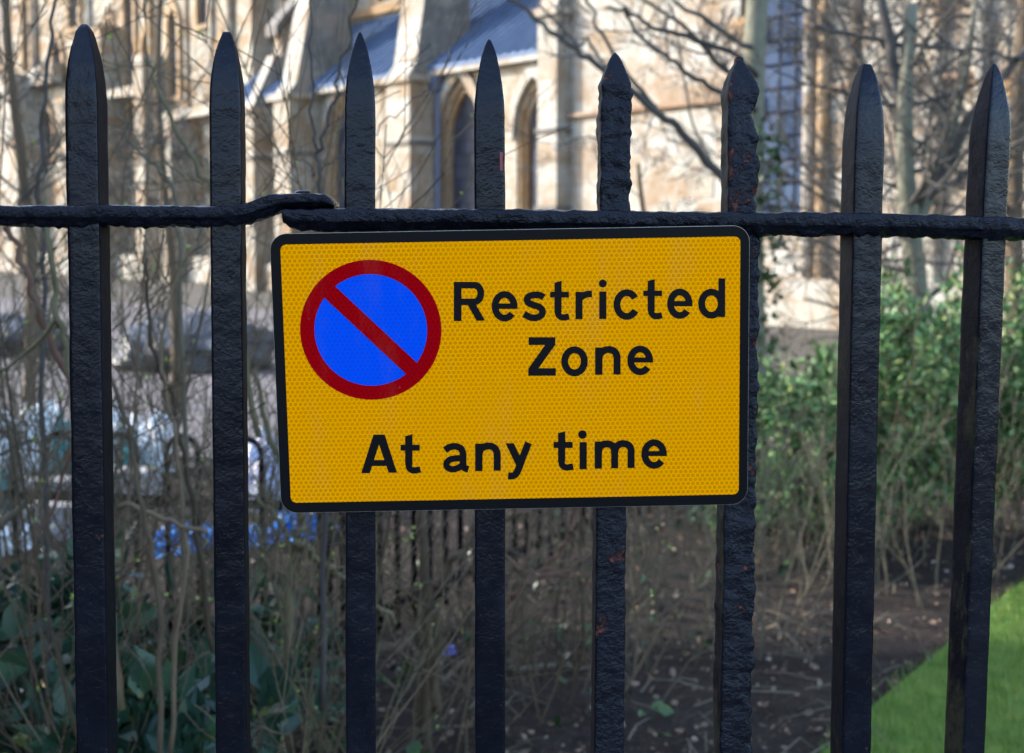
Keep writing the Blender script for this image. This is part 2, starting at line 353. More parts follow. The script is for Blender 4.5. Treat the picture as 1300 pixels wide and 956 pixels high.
# tip(px,py), center at 250, center at 866, width m, rot deg, profile, erosion
BARS = [
 ((107.5, 31), 112, 122.5, .0252, -3, PR_BLUNT, 0, ''),
 ((288, 41), 289.5, 295.5, .0242, 2, PR_FLAT, 0, ''),
 ((457, 41), 457, 458, .0236, 6, PR_SHARP, 0, ''),
 ((621, 50), 621.7, 622.3, .0236, 0, PR_SHARP, 0, ''),
 ((780.5, 67), 778, 771.5, .0242, 4, PR_RT, 1, 'picket pitted and scalloped by rust under its tip'),
 ((938, 73), 938.5, 929, .0235, 7, PR_FING, 2, 'picket with a ragged rust-eaten right edge'),
 ((1099, 82), 1094, 1081, .0243, 12, PR_FLAT, 0, 'picket with bare grey-green left flank'),
 ((1262, 81), 1252.5, 1228, .0225, 21, PR_SHARP, 0, 'rightmost picket turned to show a flaking olive left flank')]
def picket(tip, c2, c3, wd, rot, P, er, lab, seed, fine=True):
    yc = FY+.0125
    pt = FP(tip[0], tip[1], yc); p2 = FP(c2, 250, yc); p3 = FP(c3, 866, yc)
    def axis(z):
        if z >= p2.z: t = (z-p2.z)/(pt.z-p2.z); return p2.lerp(pt, t)
        t = (z-p2.z)/(p3.z-p2.z); return p2+(p3-p2)*t
    ztop = pt.z; mpp = (FY+.0125)/F           # metres per photo pixel
    zs = []; z = ztop
    while z > .9: zs.append(z); z -= (.0014 if fine else .01)
    while z > .12: zs.append(z); z -= .03
    zs.append(.10)
    K = 10 if fine else 3; sec = []
    for s_, (dx, dy) in enumerate([((1, 0)), ((0, 1)), ((-1, 0)), ((0, -1))]):
        st = [(-1, -1), (1, -1), (1, 1), (-1, 1)][s_]
        for k in range(K):
            t = 2*k/K; sec.append((st[0]+dx*t, st[1]+dy*t))
    rb = .10
    sec2 = []
    for x, y in sec:      # rounded corners
        m = Vector((max(-1+rb, min(1-rb, x)), max(-1+rb, min(1-rb, y)))); d = Vector((x, y))-m
        if d.length > rb: d = d.normalized()*rb
        q = m+d; sec2.append((q.x, q.y))
    n = len(sec2); vs = []; a = R(rot); ca, sa = cos(a), sin(a); zc = FP(0, 262).z
    for z in zs:
        c = axis(z); t = (ztop-z)/mpp; h = wd/2*prof(P, t); pyx = PY  # px below tip
        for x, y in sec2:
            dx, dy = x*h, y*h
            v = Vector((c.x+dx*ca-dy*sa, c.y+dx*sa+dy*ca, z)); s3 = Vector((seed*7.3, 0, 0))
            if fine:
                nrm = Vector((x*ca-y*sa, x*sa+y*ca, 0)); nrm.normalize()
                d = .00028*noise.noise(v*95+s3)+.00045*noise.noise(v*35+s3)
                if er == 1:
                    k = max(0, min(1, (t-38)/14)) if t < 240 else (.35)
                    right = .5+.5*max(0, x)
                    d += k*(right*(.0030*noise.noise(Vector((v.x*60, v.y*60, v.z*75))+s3)+.0018*noise.noise(v*150+s3)) - .0006) + (.0012*math.exp(-((t-40)/5)**2))
                    d += .0010*k*noise.noise(v*200+s3)+.0008*k*noise.noise(v*90+s3*2)
                if er == 2:
                    k = max(0, min(1, (t-14)/20)); right = max(0, x)**3
                    bite = 0
                    for zc_, wz, am in ((72, 17, .0062), (108, 20, .0028), (150, 9, .0012), (176, 13, .0035)):
                        bite += am*math.exp(-((t-zc_)/wz)**2)
                    d += k*right*(.0022 - bite*1.1 + .0026*noise.noise(v*90+s3)+.0014*noise.noise(v*210+s3))
                    d += k*(.0014*noise.noise(v*75+s3)+.0007*noise.noise(v*190+s3))
                    if t > 190: d += right*(.0012*noise.noise(Vector((0, 0, v.z*45))+s3))
                v += nrm*d
            vs.append(v)
    fs = [(i*n+k, (i+1)*n+k, (i+1)*n+(k+1) % n, i*n+(k+1) % n) for i in range(len(zs)-1) for k in range(n)]
    fs += [tuple(range(n)), tuple((len(zs)-1)*n+k for k in range(n-1, -1, -1))]
    mb = MB(); mb.add([local(fence, v) for v in vs], fs)
    flank = 1 if rot >= 5 and lab else 0
    for i in range(len(zs)-1):
        for k in list(range(K, 2*K))+list(range(3*K, 4*K)):
            mb.m[i*n+k] = 1 if flank and k >= 3*K and zs[i] < zc-.10 else 2
    o = mb.build('picket', [PAINT_R if er else PAINT, PAINT_L, PAINT_M], fence, smooth=True)
    if lab: o['label'] = lab
    return o
for i, b in enumerate(BARS): picket(*b, i+1)
for i, px in enumerate((-445, -260, -73, 1412, 1572, 1733, 1895)):
    lean = (px-560)*-4.5e-5*616
    picket((px, 60), px, px+lean, .024, 0, PR_SHARP, 0, '', 20+i, fine=False)
def rail(path, mats, seed, endcap=None):
    path = smoothline(path, 1); dense = []
    for a, b in zip(path, path[1:]):
        nseg = max(1, int((b-a).length/2.2))
        for k in range(nseg): dense.append(a.lerp(b, k/nseg))
    dense.append(path[-1])
    sec = []                                    # (depth, height in -1..1)
    front = [(-.0188, -.18), (-.0192, -.1), (-.0195, .4), (-.0194, .84), (-.0188, .95), (-.0172, 1.0), (-.0155, 1.01), (0, 1), (.018, 1), (.0195, .9), (.0195, -.8), (.016, -1), (0, -1), (-.010, -1), (-.0128, -.96), (-.0142, -.85), (-.0178, -.28)]
    fr = []
    for a, b in zip(front, front[1:]+front[:1]):
        m = max(1, int(max(abs(a[0]-b[0])/.004, abs(a[1]-b[1])/.22)))
        fr += [(a[0]+(b[0]-a[0])*j/m, a[1]+(b[1]-a[1])*j/m) for j in range(m)]
    front = fr; vs = []
    for p in dense:
        px, py, hh = p
        c = FP(px, py, FY+.0115); mpp = (FY)/F
        for d, h in front:
            v = Vector((c.x, c.y+d, c.z+h*hh*mpp)); s3 = Vector((seed, 0, 0))
            amp = .0010*noise.noise(v*60+s3)+.0010*noise.noise(v*140+s3)+.0004*noise.noise(v*260+s3)+.0005*noise.noise(v*20+s3)
            if h < -.5: amp *= 2.2
            v += Vector((0, d*30, h)).normalized()*amp
            vs.append(v)
    n = len(front); L = len(dense)
    fs = [(i*n+k, i*n+(k+1) % n, (i+1)*n+(k+1) % n, (i+1)*n+k) for i in range(L-1) for k in range(n)]
    fs += [tuple(range(n-1, -1, -1)), tuple((L-1)*n+k for k in range(n))]
    mb = MB(); mb.add([local(fence, v) for v in vs], fs); return mb.build('top_rail', mats, fence, smooth=True)
rail([Vector(p) for p in [(-520, 273, 12), (0, 273.7, 12.6), (240, 274.6, 12.8), (285, 275, 12.9), (303, 273.5, 13), (320, 269.5, 13), (336, 264, 13), (352, 259, 12.5), (370, 256.3, 10.5), (400, 255.8, 9), (416, 256.5, 8.6), (424, 259.5, 5.8), (427, 261, 3.5)]], PAINT_T, 3)
rail([Vector(p) for p in [(363, 274, 8), (366, 275, 9), (372, 277.6, 11.6), (380, 279, 13.6), (600, 280, 14), (850, 283.3, 14), (1070, 284.5, 14), (1300, 290.5, 14), (1960, 304, 13.3)]], PAINT_T, 9)
mb = MB(); p = FP(384.5, 245, FY+.0115); lp = local(fence, p)
mb.tube([lp+Vector((0, 0, -.003)), lp+Vector((0, 0, .0005)), lp+Vector((0, 0, .0013)), lp+Vector((0, 0, .0018))], [.0062, .0062, .0057, .0045], 12)
mb.build('bolt', PAINT, fence)
mb = MB(); q = FP(621, 262); mb.tube([(0, .012, .22), (.0, .012, .221)], .0001, 3)
mb = MB(); mb.box(-1.45, 1.55, -.008, .032, .19, .205); mb.build('bottom_rail', PAINT, fence)
mb = MB(); p = local(fence, FP(640.2, 205, FY)); 
# small pink sticker remnant on the edge of the fourth picket
mb.box(p.x-.0034, p.x-.0012, p.y-.0012, p.y-.0004, p.z-.007, p.z+.007); mb.build('sticker', PINK, fence)
mb = MB(); mb.box(-14, 14, .985, 1.165, -.1, .101); o = mb.build('stone_plinth', GSTN); tag(o, 'low grey stone plinth carrying the spear-top railing along the pavement', 'plinth')
# ------------------------------------------------------------------ sign
SR = Matrix(((1, 0, 0), (0, 1, 0), (0, 0, 1)))
sa_, sb_, sg_ = -.0178474, .0711780, .0090572
SM = Matrix.Rotation(sg_, 3, 'Z') @ Matrix.Rotation(sb_, 3, 'X') @ Matrix.Rotation(sa_, 3, 'Y')
SC = Vector((.000216, 1.055587, 1.397566)); SH = .2153187; SW = .36
sign = empty('parking_sign', SC, 0, 'yellow Restricted Zone At any time sign with black border fixed to the railing', 'sign')
sign.rotation_mode = 'QUATERNION'; sign.rotation_quaternion = SM.to_quaternion()
SI = SM.inverted(); SN = SM @ Vector((0, 1, 0))
def SP(px, py):                                  # photo pixel -> sign's own x, z
    q = SI @ (hit(px, py, SC, SN)-SC); return (q.x, q.z)
def rrect(w, h, r, k=8):
    out = []
    for cx_, cz, a0 in ((w/2-r, h/2-r, 0), (-w/2+r, h/2-r, 90), (-w/2+r, -h/2+r, 180), (w/2-r, -h/2+r, 270)):
        for i in range(k+1): a = R(a0+90*i/k); out.append((cx_+r*cos(a), cz+r*sin(a)))
    return out
mb = MB(); vs, fs = slab(rrect(SW, SH, .0125), [], .0022); mb.add([(x, y+.0003, z) for x, y, z in vs], fs); mb.build('plate', ALU, sign)
mb = MB(); vs, fs = slab(rrect(SW-.0004, SH-.0004, .0124), [], .00025); mb.add(vs, fs); mb.build('border', VINYL, sign)
def film(name, ring, y, mat, holes=()):
    mb = MB(); vs, fs = slab(ring, holes, .00012); mb.add([(a, b+y, c) for a, b, c in vs], fs); return mb.build(name, mat, sign)
iw, ih = SW-.0148, SH-.0163
film('sign_face', [(x+.0004, z) for x, z in rrect(iw, ih, .0045)], -.0002, YEL)
cc = SP(470.8, 419.2); ro = (SP(560.3, 419)[0]-SP(381, 419)[0])/2; ri = ro*343/429.5
circ = lambda r, k=96: [(cc[0]+r*cos(2*pi*i/k), cc[1]+r*sin(2*pi*i/k)) for i in range(k)]
film('red_ring', circ(ro), -.0004, RED, [circ(ri)])
film('blue_disc', circ(ri+.0002), -.00032, BLU)
hw = ri*.140; L2 = ri*1.06; an = R(-44.8); ux, uz = cos(an), sin(an)
film('red_slash', [(cc[0]+ux*a-uz*b, cc[1]+uz*a+ux*b) for a, b in ((-L2, -hw), (L2, -hw), (L2, hw), (-L2, hw))], -.0006, RED)

class Word:
    def __init__(s, ox, oy, sc): s.t = (ox, oy, sc); s.mb = MB(); s.k = 0
    def P(s, x, y): ox, oy, sc = s.t; return SP(ox+x/sc, oy+y/sc)
    def flat(s, ring, px=True):
        r = [s.P(*q) for q in ring] if px else ring
        y = -.00034-.00002*(s.k % 9); s.k += 1
        vs, fs = slab(r, [], .00012); s.mb.add([(a, b+y, c) for a, b, c in vs], fs)
    def stroke(s, pts, w, smooth=True):
        P = [Vector((x, y, 0)) for x, y in pts]
        if smooth: P = smoothline(P, 7)
        l, r = [], []
        for i, p in enumerate(P):
            t = (P[min(i+1, len(P)-1)]-P[max(i-1, 0)]).normalized(); nn = Vector((-t.y, t.x, 0))*w/2
            l.append((p.x+nn.x, p.y+nn.y)); r.append((p.x-nn.x, p.y-nn.y))
        V = [s.P(*q) for q in l]+[s.P(*q) for q in r]; m = len(l); y = -.00034-.00002*(s.k % 9); s.k += 1
        s.mb.add([(a, y, b) for a, b in V], [(i, i+1, m+i+1, m+i) for i in range(m-1)])
    def arc(s, cx, cy, rx, ry, a0, a1, w):
        k = 40; s.stroke([(cx+rx*cos(R(a0+(a1-a0)*i/k)), cy-ry*sin(R(a0+(a1-a0)*i/k))) for i in range(k+1)], w, False)
    def rect(s, x0, y0, x1, y1): s.flat([(x0, y0), (x1, y0), (x1, y1), (x0, y1)])
    def e(s, x0, x1, y0, y1, b0, b1, w=62):
        cx, cy = (x0+x1)/2, (y0+y1)/2; rx, ry = (x1-x0)/2-w/2, (y1-y0)/2-w*.45
        s.arc(cx, cy, rx, ry, -2, 322, w); s.rect(x0+w*.6, b0, x1, b1)
    def tt(s, x0, x1, yl, yr, xb0, xb1, b0, b1, xe, yb, w):
        s.flat([(x0, yl), (x1, yr), (x1, yb-w*1.2), (x0, yb-w*1.2)]); s.rect(xb0, b0, xb1, b1)
        c = (x0+x1)/2; s.stroke([(c, yb-w*1.6), (c, yb-w*1.1), (c+w*.1, yb-w*.75), (c+w*.5, yb-w*.44), (c+w, yb-w*.42), (xe-2, yb-w*.55)], w*.93)
    def done(s, name='word'): return s.mb.build(name, VINYL, sign)
W = Word(570, 345, 7.222)        # Restricted
W.rect(45, 92, 115, 452); W.rect(100, 92, 235, 152); W.rect(100, 245, 235, 305)
W.arc(235, 198, 57, 76, 92, -92, 62); W.flat([(172, 303), (245, 296), (330, 446), (254, 449)])
W.e(392, 628, 180, 452, 290, 340)
W.stroke([(868, 236), (838, 216), (795, 211), (745, 219), (717, 245), (726, 281), (770, 302), (825, 322), (857, 356), (846, 398), (800, 420), (745, 416), (687, 386)], 61)
W.tt(968, 1032, 100, 82, 928, 1100, 183, 236, 1102, 443, 62)
W.rect(1160, 183, 1224, 435); W.stroke([(1192, 300), (1200, 250), (1225, 222), (1262, 206), (1311, 202)], 60)
W.t = (750, 345, 7.222)
W.rect(78, 180, 143, 432); W.flat([(110+36*cos(a*pi/16), 107+36*sin(a*pi/16)) for a in range(32)])
W.arc(330, 300, 90, 109, 33, 330, 62)
W.tt(522, 586, 84, 67, 482, 653, 172, 222, 654, 432, 62)
W.e(700, 932, 157, 428, 268, 316)
W.arc(1106, 292, 90, 106, 0, 361, 62); W.rect(1170, 60, 1232, 415)
W.done().__setitem__('label', 'black lettering reading Restricted')
W = Word(660, 420, 7.222)        # Zone
W.rect(80, 58, 325, 129); W.rect(78, 342, 330, 411); W.flat([(233, 126), (325, 128), (168, 346), (78, 346)])
W.arc(501, 279, 90, 106, 0, 361, 63)
W.rect(690, 152, 757, 403); W.stroke([(722, 270), (735, 215), (770, 180), (820, 171), (865, 186), (888, 225), (891, 270), (891, 400)], 64)
W.e(985, 1220, 137, 403, 243, 290)
W.done().__setitem__('label', 'black lettering reading Zone')
W = Word(450, 540, 5.417)        # At any
W.flat([(47, 328), (106, 328), (170, 128), (170, 63), (131, 63)]); W.flat([(168, 63), (208, 63), (293, 325), (236, 325), (168, 128)]); W.rect(118, 238, 236, 279)
W.tt(349, 399, 74, 60, 318, 449, 133, 173, 455, 328, 47)
W.done().__setitem__('label', 'black lettering reading At')
W = Word(450, 540, 5.417)
W.stroke([(622, 170), (655, 149), (695, 144), (730, 157), (746, 190), (747, 230), (748, 268), (756, 292), (784, 302)], 46)
W.stroke([(752, 224), (705, 226), (660, 234), (634, 258), (640, 288), (676, 301), (715, 291), (750, 268)], 44)
W.rect(830, 125, 881, 314); W.stroke([(855, 215), (865, 172), (890, 148), (927, 141), (960, 152), (979, 182), (982, 220), (982, 311)], 48)
W.flat([(1040, 123), (1096, 122), (1152, 240), (1120, 292)]); W.stroke([(1197, 119), (1165, 200), (1128, 300), (1108, 335), (1085, 347), (1057, 345)], 48)
W.done().__setitem__('label', 'black lettering reading any')
W = Word(690, 535, 7.647)        # time
W.tt(141, 211, 112, 95, 98, 283, 198, 257, 290, 473, 67)
W.rect(350, 200, 420, 463); W.flat([(378+41*cos(a*pi/16), 127+41*sin(a*pi/16)) for a in range(32)])
W.rect(497, 194, 567, 457); W.stroke([(532, 305), (545, 255), (575, 225), (622, 217), (662, 230), (686, 265), (690, 310), (690, 454)], 68)
W.stroke([(690, 305), (703, 255), (735, 222), (780, 214), (824, 229), (847, 262), (850, 310), (850, 451)], 68)
W.e(950, 1197, 175, 455, 287, 336, 66)
W.done().__setitem__('label', 'black lettering reading time')
for zz in (.05, -.055):
    mb = MB(); mb.box(-.12, .12, .0027, .0057, zz-.008, zz+.008)
    mb.box(-.1, -.085, .0057, .009, zz-.005, zz+.005); mb.box(.085, .1, .0057, .009, zz-.005, zz+.005); mb.build('bracket', ALU, sign)

# ------------------------------------------------------------------ cathedral
TH = R(52); CP = Vector((0, 30, 0)); CN = Vector((-sin(TH), -cos(TH), 0)); CT = Vector((cos(TH), -sin(TH), 0))
cath = empty('cathedral', CP, -TH, 'weathered cream limestone gothic cathedral with lancet windows, stepped buttresses and blue lead roofs', 'cathedral')
def cw(px, py, off=0):
    h = hit(px, py, CP+CN*off, CN); d = h-CP; return d.dot(CT), h.z
def U(px, off=0): return cw(px, 300, off)[0]
def Z(px, py, off=0): return cw(px, py, off)[1]
def arch(u0, u1, z0, zs, k=8):                   # pointed arch ring, starting lower left, counterclockwise
    w_ = u1-u0; r = w_*1.02; out = [(u0, z0), (u1, z0)]
    c1 = u1-r; am = math.acos((((u0+u1)/2)-c1)/r)
    for i in range(k+1): a = am*i/k; out.append((c1+r*cos(a), zs+r*sin(a)))
    c2 = u0+r
    for i in range(k): a = am*(k-1-i)/k; out.append((c2-r*cos(a), zs+r*sin(a)))
    return out
def grow_ring(u0, u1, z0, zs, d): return arch(u0-d, u1+d, z0-d, zs)
def wallpart(name, ring, holes, off, depth, mat):
    vs, fs = slab(ring, holes, depth); mb = MB(); mb.add([(a, b-off, c) for a, b, c in vs], fs); return mb.build(name, mat, cath)
def rect(u0, u1, z0, z1): return [(u0, z0), (u1, z0), (u1, z1), (u0, z1)]
def window(u0, u1, z0, zs, off, glass=GLASS, order=.17, deep=.24, mull=0):
    g = wallpart('window', arch(u0+order, u1-order, z0, zs+.05), [], off-deep, .03, glass)
    for i, (d, o, m) in enumerate(((0, -.05, ORANGE), (order*.5, -.05-deep*.35, ORANGE))):
        vs, fs = slab(arch(u0+d-.001, u1-d+.001, z0, zs), [arch(u0+d+order*.5, u1-d-order*.5, z0+.02, zs)], deep*.6)
        mb = MB(); mb.add([(a, b-off-o-i*.003, c) for a, b, c in vs], fs); f = mb.build('window_order', m, cath); f.parent = g
    vs, fs = slab(arch(u0-.16, u1+.16, z0+.6, zs), [arch(u0+.01, u1-.01, z0+.55, zs)], .1)
    # hood mould: open at the bottom, proud of the wall
    ring_o = arch(u0-.2, u1+.2, zs-.1, zs)[1:]+[(u0-.2, zs-.1)]; ring_i = arch(u0-.02, u1+.02, zs-.1, zs)[1:]+[(u0-.02, zs-.1)]
    hood = ring_o + ring_i[::-1]
    vs, fs = slab(hood, [], .1); mb = MB(); mb.add([(a, b-off-.1, c) for a, b, c in vs], fs); f = mb.build('hood_mould', WHITE, cath); f.parent = g
    if mull:
        mb = MB()
        for i in range(1, mull+1):
            u = u0+order+(u1-u0-2*order)*i/(mull+1); mb.box(u-.07, u+.07, -off+deep-.16, -off+deep-.005, z0, zs+.6)
        f = mb.build('mullion', CREAM, cath); f.parent = g
    return g
def part(name, mat, *boxes):
    for b in boxes: mb = MB(); mb.box(*b); o = mb.build(name, mat, cath)
    return o
uB1 = U(690, 1.0); uEnd = 22.0; uL = -15.2; uA = -12.9
zE = Z(620, 88)                                   # eaves
zTop = 16
# aisle wall with three lancet bays
bays = []
l1 = (U(560), U(613)); l2 = (U(656), U(704)); l3 = (U(415), U(462)); l0 = (U(322)-.2, U(340)+.6)
zs1 = Z(595, 178)
wins = [(l1[0], l1[1], .9, zs1), (l2[0], l2[1], .9, zs1+.05), (l3[0], l3[1]+.1, .9, zs1-.05), (l3[0]-4.3, l3[1]-4.3, .9, zs1)]
uR0 = U(722)                                       # where the tall white wall begins
wallpart('wall', rect(uA, uR0, 0, zE), [arch(*q) for q in wins], 0, .7, CREAM)
for q in wins: window(*q, 0)
part('plinth', WHITE, (uA, uR0-.01, -.35, -.003, 0, .75))
part('wall_band', BROWNST, (uA, uR0-.01, -.12, -.004, .752, .9))
part('eaves_cornice', WHITE, (uA, uR0-.01, -.28, .2, zE+.002, zE+.18))
# lean-to lead roof with rolls
rz1 = zE+2.3; ry1 = 2.5
mb = MB(); mb.add([(uA, -.3, zE+.2), (uR0, -.3, zE+.2), (uR0, ry1, rz1), (uA, ry1, rz1), (uA, -.3, zE+.12), (uR0, -.3, zE+.12), (uR0, ry1, rz1-.1), (uA, ry1, rz1-.1)], [(0, 1, 2, 3), (7, 6, 5, 4), (0, 4, 5, 1), (1, 5, 6, 2), (3, 2, 6, 7), (0, 3, 7, 4)])
u = uA+.2
while u < uR0-.1: mb.tube([(u, -.32, zE+.22), (u, ry1, rz1+.02)], .045, 5); u += .3
mb.build('roof', LEAD, cath)
# clerestory
zc = rz1-.3; cwn = []
u = uL+.7
i = 0
while u < uR0-1.2:
    cwn.append((u, u+.95, rz1+.45, rz1+3.4)); u += 1.8 if i % 2 == 0 else 3.5; i += 1
wallpart('clerestory_wall', rect(uL-14, uR0, zE-1, zTop), [arch(*q) for q in cwn], -ry1, .6, CREAM)
for q in cwn: window(*q, -ry1, order=.08, deep=.12)
part('clerestory_sill', ORANGE, (uL, uR0-.01, ry1-.15, ry1-.003, rz1+.12, rz1+.34))
# nave roof above
mb = MB(); mb.add([(uL-14, ry1-.3, zTop+.02), (uEnd, ry1-.3, zTop+.02), (uEnd, ry1+7, zTop+7), (uL-14, ry1+7, zTop+7), (uEnd, ry1+14, zTop), (uL-14, ry1+14, zTop)], [(0, 1, 2, 3), (3, 2, 4, 5), (0, 3, 5), (1, 4, 2), (0, 5, 4, 1)])
mb.build('main_roof', LEAD, cath)
# buttresses: lower body, string course, sloping weathered head, pinnacle leaf
def buttress(uc, w_, d, zh, ztop, up=.95, topd=.1):
    b = part('buttress', WHITE if uc > -8 else CREAM, (uc-w_/2, uc+w_/2, -d, -.002, 0, zh))
    for z in (Z(530, 187), Z(530, 187)-1.55):
        mb = MB(); mb.box(uc-w_/2-.05, uc+w_/2+.05, -d-.06, -.01, z, z+.08)
        mb.build('string_course', COPING, cath).parent = b
    mb = MB(); mb.box(uc-w_/2-.09, uc+w_/2+.09, -d-.1, .1, zh+.002, zh+.16); mb.build('corbel', WHITE, cath).parent = b
    # head: front slope and left side pale, right side darker grey
    a, bb = uc-w_/2*up, uc+w_/2*up; z0 = zh+.163
    mb = MB(); mb.add([(a, -d, z0), (bb, -d, z0), (bb, .9, z0), (a, .9, z0), (a, -d*.75, z0+.3), (bb, -d*.75, z0+.3), (bb, topd, ztop), (a, topd, ztop), (bb, .9, ztop), (a, .9, ztop)],
      [(0, 1, 5, 4), (4, 5, 6, 7), (7, 6, 8, 9), (1, 2, 8, 6, 5), (0, 4, 7, 9, 3), (3, 9, 8, 2), (0, 3, 2, 1)])
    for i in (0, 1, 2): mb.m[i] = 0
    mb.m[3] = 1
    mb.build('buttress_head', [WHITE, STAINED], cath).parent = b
    mb = MB(); mb.box(uc-.12, uc+.12, ry1*.9, ry1, ztop-1.2, ztop-.9)
    return b
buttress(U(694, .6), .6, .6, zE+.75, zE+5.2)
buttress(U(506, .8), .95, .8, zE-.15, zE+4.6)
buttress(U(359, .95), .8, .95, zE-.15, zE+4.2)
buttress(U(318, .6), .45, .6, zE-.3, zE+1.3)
# flying buttresses from the heads to the clerestory
for uc, zb in ((U(506, .8), zE+2.4), (U(359, .95), zE+2.4), (U(318, .6), zE+1.6)):
    mb = MB(); y0, y1 = .3, ry1+.1
    pr = [(y0, zb-.9), (y0+1.0, zb+.3), (y0+2.2, zb+1.2), (y1, zb+1.5), (y1, zb+3.1), (y0, zb+.35)]
    m = len(pr); mb.add([(uc-.22, a, b) for a, b in pr]+[(uc+.22, a, b) for a, b in pr], [tuple(range(m)), tuple(range(2*m-1, m-1, -1))]+[(i, m+i, m+(i+1) % m, (i+1) % m) for i in range(m)])
    f = mb.build('flying_buttress', WHITE, cath)
    mb = MB(); mb.add([(uc-.32, y0-.2, zb+.24), (uc+.32, y0-.2, zb+.24), (uc+.32, y1-.01, zb+3.13), (uc-.32, y1-.01, zb+3.13), (uc-.32, y0-.2, zb+.5), (uc+.32, y0-.2, zb+.5), (uc+.32, y1-.01, zb+3.4), (uc-.32, y1-.01, zb+3.4)],
       [(0, 3, 2, 1), (4, 5, 6, 7), (0, 1, 5, 4), (1, 2, 6, 5), (2, 3, 7, 6), (3, 0, 4, 7)])
    mb.build('coping', COPING, cath).parent = f
# drainpipes
for px in (562, 401):
    u = U(px); mb = MB(); mb.tube([(u, -.12, 0), (u, -.12, zE-.15)], .06, 8); mb.box(u-.16, u+.16, -.27, -.02, zE-.32, zE-.02); mb.build('drainpipe', PIPE, cath)
# tall pale wall to the right with a great window
g0, g1 = U(936, .25), U(1020, .25)
gw = (g0, g1, Z(980, 292), 11.5)
w2 = (U(1330), U(1500), 2.2, 10.5)
wallpart('wall', rect(uR0+.002, uEnd, 0, zTop), [arch(*gw), arch(*w2)], .25, .95, WHITE)
window(*gw, .25, GLASSP, order=.05, deep=.12, mull=0); window(*w2, .25, GLASSP, order=.3, deep=.5, mull=2)
part('plinth', WHITE, (uR0+.01, uEnd, -.7, -.253, 0, .8))
for z in (Z(850, 137, .25), 7.6): part('string_course', BROWNST, (uR0+.01, g0-.3, -.36, -.253, z, z+.08)); part('string_course', BROWNST, (g1+.3, uEnd, -.36, -.253, z, z+.08))
for px, m in ((1028, CREAM), (1046, ORANGE), (1190, CREAM), (1245, WHITE)):
    u = U(px, .25); mb = MB(); mb.tube([(u, -.33, .8), (u, -.33, 11)], .1, 10); mb.build('shaft', m, cath)
part('wall', CREAM, (uEnd, uEnd+.7, -.25, 14, 0, zTop))
# ochre patched ashlar panels on the right wall (repaired stone)
r2 = random.Random(3)
for k_ in range(14):
    px = r2.choice([r2.uniform(850, 930), r2.uniform(1060, 1290)]); u = U(px, .25); z = r2.uniform(1.5, 6.5)
    h = r2.choice([.42, .42, .84]); part('repair_block', r2.choice([ORANGE, CREAM, CREAM]), (u, u+r2.uniform(.4, .9), -.27, -.2505, z, z+h))
# far transept on the left: clustered shafts and narrow lancets
oT = -1.8; uT0 = -46
slots = [(-60, -30, -40, 120), (-2, 13, -60, 84), (18, 34, 132, 190), (97, 108, -80, 34), (166, 177, -80, 112), (168, 180, 140, 190), (221, 232, 20, 122), (258, 272, -50, 30), (60, 72, 150, 200), (126, 137, 150, 205), (228, 240, 165, 215), (283, 292, 60, 150), (143, 150, 30, 104), (188, 196, 50, 106), (205, 212, 160, 230), (145, 156, 215, 262), (75, 86, 60, 92), (38, 46, 0, 90), (248, 255, 170, 250)]
holes = []
for a, b, ya, yb in slots:
    m = (a+b)/2; u0, u1 = U(a, oT), U(b, oT); z1 = Z(m, ya, oT); z0 = Z(m, yb, oT)
    holes.append((u0, u1, z0, z1-(u1-u0)*.5))
wallpart('transept_wall', rect(uT0, uL, 0, zTop+2), [arch(*q) for q in holes], oT, .8, CREAM)
for q in holes:
    g = wallpart('window', arch(q[0]-.05, q[1]+.05, q[2]-.05, q[3]), [], oT-.1, .05, GLASS)
    vs, fs = slab(arch(q[0]-.22, q[1]+.22, q[2]-.15, q[3]), [arch(*q)], .12); mb = MB(); mb.add([(a, b-oT-.12, c) for a, b, c in vs], fs)
    mb.build('window_order', ORANGE, cath).parent = g
part('wall', CREAM, (uA, uA+.3, .702, ry1, 0, zE))
px = -60
hp = [(a, b) for a, b, _, _ in slots]
while px < 300:
    if not any(a-3 < px < b+3 for a, b in hp):
        u = U(px, oT); r = r2.uniform(.06, .15); mb = MB(); z0_ = r2.choice([.8, .8, 3.4]); z1_ = r2.choice([zTop, zTop, 6.0])
        mb.tube([(u, -oT-r*.6, z0_), (u, -oT-r*.6, z1_)], r, 10)
        mb.build('shaft', r2.choice([CREAM, ORANGE, WHITE, WHITE, CREAM, STAINED, BROWNST, CREAM]), cath)
    px += r2.uniform(4, 9)
part('transept_ledge', WHITE, (U(165, oT), U(215, oT), -oT-.75, -oT-.3, Z(185, 124, oT), Z(185, 112, oT)), (U(-60, oT), U(90, oT), -oT-.6, -oT-.2, Z(30, 118, oT), Z(30, 96, oT)),
     (U(215, oT), U(300, oT), -oT-.6, -oT-.2, Z(250, 152, oT), Z(250, 140, oT)))
part('transept_buttress', CREAM, (U(150, oT), U(163, oT), -oT-.9, -oT-.003, 0, 9), (U(205, oT), U(216, oT), -oT-.9, -oT-.003, 0, 7.6))
part('transept_buttress', WHITE, (U(40, oT), U(58, oT), -oT-1.1, -oT-.003, 0, 8), (U(240, oT), U(254, oT), -oT-1, -oT-.003, 0, 5.2))
part('plinth', WHITE, (uT0, uL, -oT-.5, -oT-.004, 0, .85))

